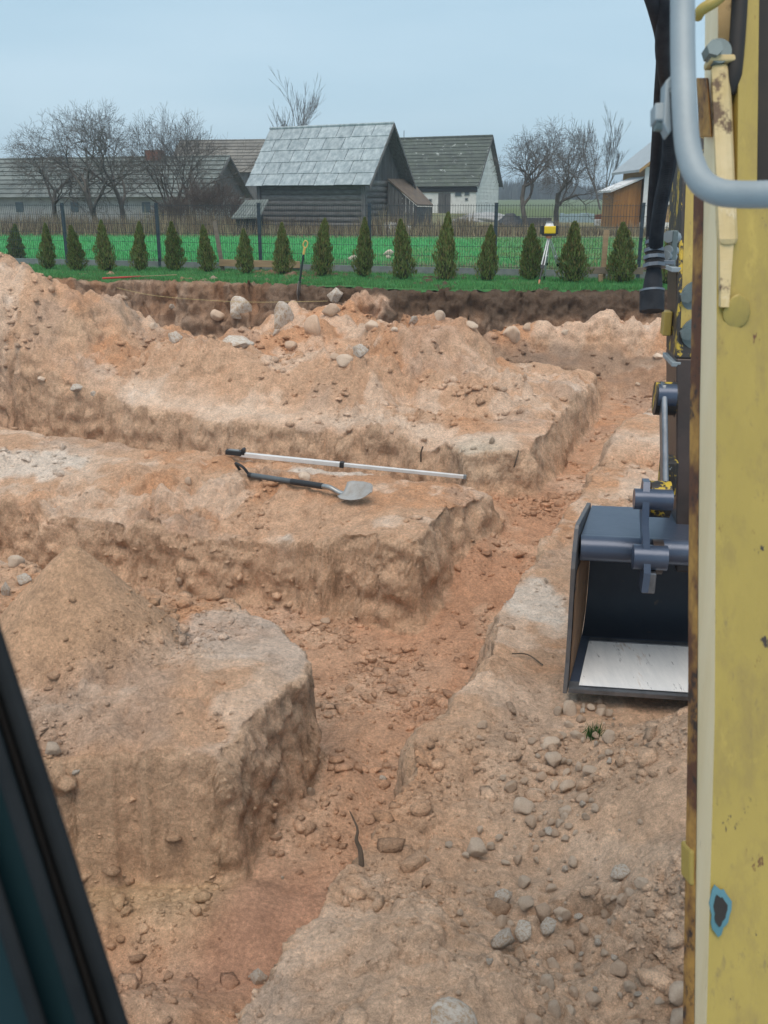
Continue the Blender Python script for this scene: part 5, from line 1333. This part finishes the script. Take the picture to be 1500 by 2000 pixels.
out_ = [(-.045, -.03), (-.02, .12), (-.015, .3), (-.035, .5), (-.05, .62), (-.035, .70), (.0, .80), (.02, .815), (.55, .76), (.66, .62), (.735, .44), (.735, .24), (.68, .08), (.56, -.005), (.3, -.02)]
for s_, w0 in ((1, 0.0), (-1, BW)):
    m = MB()
    pts = [Bp(w0 + s_ * (TP * f_ - .005), f_, z_) for (f_, z_) in out_]
    m.prism(pts, AW * (-.02 * s_))
    sp_ = m.build('side_plate', M_side, bk, bevel=.003)
    inn = [(.0, .02), (.0, .3), (-.02, .5), (.02, .58), (.5, .62), (.62, .5), (.66, .3), (.6, .12), (.45, .045), (.3, .03)]
    MB().prism([Bp(w0 + s_ * (TP * f_ - .001), f_, z_) for (f_, z_) in inn], AW * (.002 * s_)).build('soil_film', M_dirtin, sp_)
# torque box on top with its rounded nose
tb = sect([(.07, .74), (.30, .742), (.56, .742)], .10, 'torque_box', M_buck, bk, .0, .62)
nose = MB().tube([Bp(.012, .07, .685), Bp(.30, .07, .685), Bp(.62, .07, .685)], .062, 20).build('torque_tube', M_buck, bk, smooth=True)
sect([(.09, .64), (.30, .64), (.56, .64)], .008, 'top_web', M_inside, bk, .0, BW)
sect([(.07, .74), (.56, .742)], .10, 'torque_box', M_buck, bk, .98, BW)
for w_ in (.60, .655):
    MB().prism([Bp(w_, .0, .62), Bp(w_, .0, .74), Bp(w_, .10, .92), Bp(w_, .26, 1.0), Bp(w_, .34, .94), Bp(w_, .36, .74), Bp(w_, .36, .62)], AW * .022).build('ear', M_buck, bk, bevel=.003)

# ---- stick
def SK(y, dw, df, zc0=4.62): return pix(1321, y, zc0) + AW * dw + AF * df
m = MB().hexa([SK(1118, 0, 0), SK(1118, .30, 0), SK(1118, .30, .30), SK(1118, 0, .30)], [SK(700, 0, 0), SK(700, .30, 0), SK(700, .30, .36), SK(700, 0, .36)])
stick = m.build('stick', M_grease, exc, bevel=.008)
m = MB().hexa([SK(700, 0, 0), SK(700, .30, 0), SK(700, .30, .36), SK(700, 0, .36)], [SK(250, .03, 0), SK(250, .30, 0), SK(250, .30, .40), SK(250, .03, .40)])
m.build('upper_stick', M_flake, stick, bevel=.008)
m = MB().hexa([SK(820, -.004, .06), SK(820, -.001, .06), SK(820, -.001, .33), SK(820, -.004, .33)], [SK(455, .012, .05), SK(455, .015, .05), SK(455, .015, .37), SK(455, .012, .37)])
m.build('dark_side_face', M_grease, stick)  # darker cover on the left face of the upper stick
m = MB().hexa([SK(640, .02, -.004), SK(640, .30, -.004), SK(640, .30, .002), SK(640, .02, .002)], [SK(300, .05, -.004), SK(300, .30, -.004), SK(300, .30, .002), SK(300, .05, .002)])
m.build('yellow_plate', M_yel1, stick)
for yy in (527, 712):
    MB().box(SK(yy, .0, .16), AW * .022, AF * .16, UP * .012).build('weld_bead', M_pipe, stick, bevel=.004)
MB().box(SK(640, -.02, .2), AW * .02, AF * .05, UP * .06).build('lug', M_yel1, stick, bevel=.005)
for yy in (578, 650):
    c_ = SK(yy, .045, -.012); MB().tube([c_ - AF * .03, c_ + AF * .012], .032, 6).build('bolt_head', M_bolt, stick)
    MB().tube([c_ - AF * .012 + AW * .05, c_ + AF * .012 + AW * .05], .075, 20).build('washer', M_bolt, stick, smooth=True)

# ---- linkage between stick and bucket
def pin(x0, x1, y, r, zc, name, mat, par, seg=18):
    a_ = pix(x0, y, zc); L_ = (x1 - x0) / F * zc / math.cos(yaw)
    return MB().tube([a_, a_ + AW * L_], r, seg).build(name, mat, par, smooth=True)
lv = MB()
cz = 4.30
cl_ = [(1262, 938), (1259, 970), (1258, 1020), (1261, 1070), (1261, 1110), (1257, 1150)]
wd_ = [.03, .055, .05, .055, .065, .045]
for i in range(len(cl_) - 1):
    a_, b_ = pix(*cl_[i], cz), pix(*cl_[i + 1], cz)
    lv.hexa([b_ - AF * wd_[i + 1] - AW * .015, b_ - AF * wd_[i + 1] + AW * .015, b_ + AF * wd_[i + 1] + AW * .015, b_ + AF * wd_[i + 1] - AW * .015],
            [a_ - AF * wd_[i] - AW * .015, a_ - AF * wd_[i] + AW * .015, a_ + AF * wd_[i] + AW * .015, a_ + AF * wd_[i] - AW * .015])
lev = lv.build('link_lever', M_buck, exc)
lev['label'] = 'flat steel lever joining stick and bucket'
pin(1238, 1310, 974, .048, 4.30, 'upper_pin', M_buck, lev)
pin(1268, 1306, 974, .085, 4.36, 'pin_boss', M_flake, lev)
pin(1236, 1300, 1087, .058, 4.30, 'lower_pin', M_buck, lev)
pin(1272, 1292, 1087, .080, 4.33, 'pin_boss', M_grease, lev)
MB().box(pix(1266, 1135, 4.30), AW * .03, AF * .03, UP * .05).build('stop_block', M_edge, lev, bevel=.006)
lk = MB()
a_, b_ = pix(1295, 748, 4.5), pix(1298, 945, 4.42)
lk.hexa([b_ - AF * .05 - AW * .014, b_ - AF * .05 + AW * .014, b_ + AF * .05 + AW * .014, b_ + AF * .05 - AW * .014], [a_ - AF * .05 - AW * .014, a_ - AF * .05 + AW * .014, a_ + AF * .05 + AW * .014, a_ + AF * .05 - AW * .014])
lko = lk.build('link_rod', M_edge, exc, bevel=.008)
pin(1278, 1318, 778, .080, 4.55, 'pivot_boss', M_flake, lko)
pin(1284, 1318, 772, .055, 4.5, 'pivot_pin', M_buck, lko)
MB().box(pix(1304, 930, 4.48), AW * .035, AF * .07, UP * .09).build('pivot_block', M_flake, lko, bevel=.012)

# ---- hoses and couplings on the side of the stick
def ribbed(pts, r, name, par, rib=.0):
    cp = curve_pts([pix(*p) for p in pts], 40 if rib else 14)
    rad = [r * (1 + (rib if (i % 2) else 0)) for i in range(len(cp))]
    return MB().tube(cp, rad, 12).build(name, M_hose, par, smooth=not rib)
ribbed([(1255, -60, 2.9), (1282, 20, 3.0), (1296, 90, 3.2), (1291, 180, 3.5), (1284, 290, 3.8), (1276, 400, 4.0), (1273, 470, 4.1)], .026, 'hydraulic_hose', exc)
ribbed([(1300, -60, 2.9), (1299, 30, 3.0), (1295, 100, 3.15), (1305, 180, 3.4), (1309, 250, 3.6)], .026, 'hydraulic_hose', exc)
ribbed([(1310, 250, 3.6), (1306, 320, 3.75), (1292, 390, 3.9), (1283, 450, 4.0), (1281, 480, 4.05)], .028, 'ribbed_hose', exc, .10)
cp = MB().tube([pix(1279, 462, 4.08), pix(1278, 515, 4.1)], [.034, .042], 14).build('coupling', M_grease, exc, smooth=True)
for y_, r_ in ((470, .040), (486, .044), (500, .047), (516, .050)):
    MB().tube([pix(1278, y_, 4.08), pix(1278, y_ + 7, 4.08)], r_, 8).build('coupling_nut', M_edge, cp)
MB().tube([pix(1277, 523, 4.1), pix(1276, 545, 4.1), pix(1274, 572, 4.1)], [.030, .038, .044], 16).build('coupling_neck', M_hose, cp, smooth=True)
MB().tube([pix(1273.5, 568, 4.1), pix(1273, 608, 4.1)], .052, 24).build('coupling_cap', M_hose, cp, smooth=True)
MB().tube([pix(1273.5, 566, 4.1), pix(1273.5, 570, 4.1)], .054, 24).build('cap_ring', M_edge, cp, smooth=True)
for (xx, yy, rr_) in ((1306, 462, .026), (1304, 488, .020), (1300, 500, .022)):
    MB().tube([pix(xx, yy, 4.12), pix(xx + 14, yy + 2, 4.2)], rr_, 10).build('valve_knob', M_pipe, cp, smooth=True)
MB().box(pix(1296, 512, 4.12), RGT * .045, AF * .03, UP * .010).build('bracket', M_edge, cp, bevel=.003)
MB().box(pix(1315, 485, 4.15), RGT * .012, AF * .03, UP * .075).build('bracket', M_bolt, cp, bevel=.003)

# ---- boom: box girder beside the cab, rising ahead
def BM(x, y, zc): return pix(x, y, zc)
yb, yt = 2350, -260
def edge_x(y, tab): return float(np.interp(y, *tab))
RE = ([-300, 500, 1400, 2000, 2400], [1404, 1400, 1396, 1380, 1368])     # near left corner of the box
LE = ([-300, 400, 900, 1400, 2000, 2400], [1380, 1374, 1364, 1362, 1356, 1350])
ys = [2350, 2000, 1700, 1400, 1100, 800, 500, 380]
def strip(tabA, zA, tabB, zB, ylist, name, mat, par, off=Vector((0, 0, 0)), th=None):
    m = MB(); n = len(ylist)
    for y in ylist:
        m.v += [tuple(pix(edge_x(y, tabA), y, zA) + off), tuple(pix(edge_x(y, tabB), y, zB) + off)]
        t = th if th else Vector((.01, .02, 0))
        m.v += [tuple(Vector(m.v[-2]) + t), tuple(Vector(m.v[-1]) + t)]
    for i in range(n - 1):
        a_ = 4 * i; b_ = a_ + 4
        m.f += [(a_, a_ + 1, b_ + 1, b_), (a_ + 2, b_ + 2, b_ + 3, a_ + 3), (a_, b_, b_ + 2, a_ + 2), (a_ + 1, a_ + 3, b_ + 3, b_ + 1)]
    m.f += [(0, 2, 3, 1), (4 * n - 4, 4 * n - 3, 4 * n - 1, 4 * n - 2)]
    return m.build(name, mat, par, smooth=True)
ZN, ZF = 1.70, 1.82
RR = ([-300, 2400], [1790, 1790])
boom = strip(RE, ZN, RR, ZN + .03, ys, 'boom', M_yel1, exc, th=Vector((.022, .04, 0)))
boom['label'] = 'scratched yellow boom girder filling the right edge'
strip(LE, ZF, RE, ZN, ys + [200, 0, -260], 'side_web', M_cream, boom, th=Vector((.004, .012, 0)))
L2 = ([-300, 400, 900, 1400, 2000, 2400], [1366, 1364, 1355, 1353, 1343, 1336])
strip(L2, ZF + .01, LE, ZF - .004, ys, 'belly_flange', M_rustedge, boom, th=Vector((.0, .03, 0)))
MB().box(pix(1350, 1685, 1.85), RGT * .012, FWD * .03, UPV * .035).build('belly_lug', M_yel1, boom, bevel=.006)
# chipped paint patch on the girder face
for sc_, mt_, dz in ((1.0, M_chip, .0015), (.62, M_dk, .003)):
    pts = []
    for k in range(22):
        t = 2 * math.pi * k / 22; r_ = 1 + .14 * math.sin(3 * t + 1) + .08 * math.sin(7 * t)
        pts.append(pix(1404 + 21 * sc_ * r_ * math.cos(t), 1775 - 46 * sc_ * r_ * math.sin(t), ZN) - FWD * .0)
    # lie on the girder face: same slant as the plate
    pts = [p + FWD * ((p.x - pix(1400, 1775, ZN).x) * .08) - FWD * (.004 + dz) for p in pts]
    MB().prism(pts, FWD * .003).build('paint_chip', mt_, boom)
# upper end: plates, cavity, bolt, worn bars
up_ys = [380, 200, 0, -260]
strip(([-300, 400], [1446, 1440]), ZN - .01, ([-300, 400], [1486, 1478]), ZN - .008, up_ys, 'face_strip', M_yel1, boom, th=Vector((.0, .03, 0)))
strip(([-300, 400], [1484, 1480]), ZN + .10, ([-300, 400], [1760, 1760]), ZN + .10, up_ys, 'dark_hole_plate', M_dk, boom, th=Vector((.0, .02, 0)))  # near-black plate, the opening's inner shade put in as colour
strip(([-300, 400], [1400, 1400]), ZN + .05, ([-300, 400], [1450, 1450]), ZN + .04, up_ys, 'inner_web', M_cream2, boom, th=Vector((.0, .02, 0)))
MB().tube(curve_pts([pix(1448, -60, ZN - .01), pix(1441, 60, ZN - .01), pix(1434, 140, ZN - .005), pix(1427, 185, ZN + .01)], 8), [.014] * 24 + [.010], 10).build('cylinder_line', M_dk, boom, smooth=True)
MB().tube(curve_pts([pix(1440, -40, ZN - .02), pix(1400, 0, ZN - .03), pix(1372, 18, ZN - .02), pix(1362, 32, ZN)], 8), .010, 10).build('bent_bracket', M_yel1, boom, smooth=True)
MB().box(pix(1407, 122, ZN + .0), RGT * .024, FWD * .02, UPV * .006).build('bar_end', M_cream2, boom, bevel=.003)
MB().hexa([pix(1402, 480, ZN - .02), pix(1440, 480, ZN - .02), pix(1444, 480, ZN + .03), pix(1404, 480, ZN + .03)], [pix(1386, 125, ZN - .015), pix(1424, 120, ZN - .015), pix(1428, 120, ZN + .03), pix(1390, 125, ZN + .03)]).build('worn_bar', M_cream2, boom, bevel=.012)
bh = pix(1397, 92, ZN - .03)
MB().tube([bh, bh + FWD * .03], .015, 6).build('bolt_head', M_bolt, boom)
MB().tube([bh + FWD * .012 + RGT * .012, bh + FWD * .03 + RGT * .012], .022, 18).build('washer', M_bolt, boom, smooth=True)
MB().hexa([pix(1366, 268, 1.76), pix(1389, 268, 1.69), pix(1392, 268, 1.71), pix(1369, 268, 1.80)], [pix(1360, 152, 1.76), pix(1380, 152, 1.69), pix(1384, 152, 1.71), pix(1363, 152, 1.80)]).build('rusty_plate', M_rustedge, boom, bevel=.002)
# raised casting boss and dents on the face
bs_ = pix(1440, 610, ZN - .004)
v, f = ico(3); n3 = 1 + .1 * vn(v[:, 0] * 2, v[:, 1] * 2, v[:, 2] * 2, 3)
V = (v * n3[:, None]) @ np.array([[.024, 0, 0], [0, .0035, 0], [0, 0, .030]])
link('weld_boss', mesh_np('weld_boss', V + np.array(bs_)[None], f, M_yel1, True), boom)
strip(([380, 600], [1404, 1408]), ZN - .012, ([380, 600], [1440, 1424]), ZN - .012, [600, 500, 395], 'welded_bar', M_cream2, boom, th=Vector((.0, .02, 0)))

# ---- galvanised guard tube, nearer to the cab
gpts = [(1333, -140, 1.18), (1333, 0, 1.18), (1334, 120, 1.17), (1338, 230, 1.15), (1346, 300, 1.13), (1366, 350, 1.11), (1400, 374, 1.09), (1450, 380, 1.07), (1530, 379, 1.04), (1640, 378, 1.0)]
gd = MB().tube(curve_pts([pix(*p) for p in gpts], 8), .0150, 20).build('guard_tube', M_pipe, exc, smooth=True)
gd['label'] = 'bent galvanised tube in front of the boom'
cpx = [(1340, 142), (1318, 140), (1300, 158), (1296, 240), (1306, 262), (1312, 255), (1309, 175), (1322, 164), (1340, 164)]
MB().prism([pix(x, y, 1.175) for (x, y) in cpx], FWD * .022).build('tube_clamp', M_pipe, gd, bevel=.002)
MB().box(pix(1287, 225, 1.19), RGT * .008, FWD * .012, UPV * .011).build('clamp_screw', M_pipe, gd, bevel=.002)
MB().tube([pix(1279, 243, 1.19), pix(1306, 245, 1.19)], .0085, 10).build('clamp_nut', M_bolt, gd, smooth=True)

# ---- lower left corner post of the cab door
A0, A1 = Vector((-240.0, 480.0)), Vector((315.0, 2200.0))
dirp = (A1 - A0).normalized(); nrm = Vector((-dirp.y, dirp.x))          # to the left of the edge, in picture units
def post(off0, off1, z0, z1, name, mat, par=None, bevel=.003):
    pts = []
    for P_ in (A0, A1):
        for (o_, z_) in ((off0, z0), (off1, z0), (off1, z1), (off0, z1)):
            q_ = P_ + nrm * o_; pts.append(pix(q_.x, q_.y, z_))
    return MB().hexa(pts[:4], pts[4:]).build(name, mat, par or exc, bevel=bevel, segs=3)
cab = post(60, 520, .60, .68, 'cab_door_post', M_teal)
cab['label'] = 'dark teal cab door post with black rubber seals'
post(4, 520, .645, .70, 'post_core', M_rub, cab)
post(-2, 40, .585, .64, 'outer_seal', M_rub, cab, .008)
post(44, 58, .60, .64, 'seal_groove', M_dk, cab, .001)
post(62, 96, .575, .605, 'inner_seal', M_rub, cab, .008)
post(150, 185, .58, .605, 'trim_ridge', M_rub, cab, .006)

# ------------------------------------------------------------------ damp air over the fields
M_haze = bpy.data.materials.new('haze'); M_haze.use_nodes = True
hn = M_haze.node_tree; hn.nodes.clear()
ho = hn.nodes.new('ShaderNodeOutputMaterial'); hv = hn.nodes.new('ShaderNodeVolumePrincipled')
hv.inputs['Color'].default_value = (.80, .90, 1.0, 1); hv.inputs['Density'].default_value = .0012; hv.inputs['Anisotropy'].default_value = 0.2
hn.links.new(hv.outputs[0], ho.inputs['Volume'])
hz_ = MB().box((0, 800, 6), (1100, 0, 0), (0, 900, 0), (0, 0, 12)).build('haze', M_haze)
tag(hz_, 'thin pale blue haze in the air over the fields', 'haze', kind='stuff')
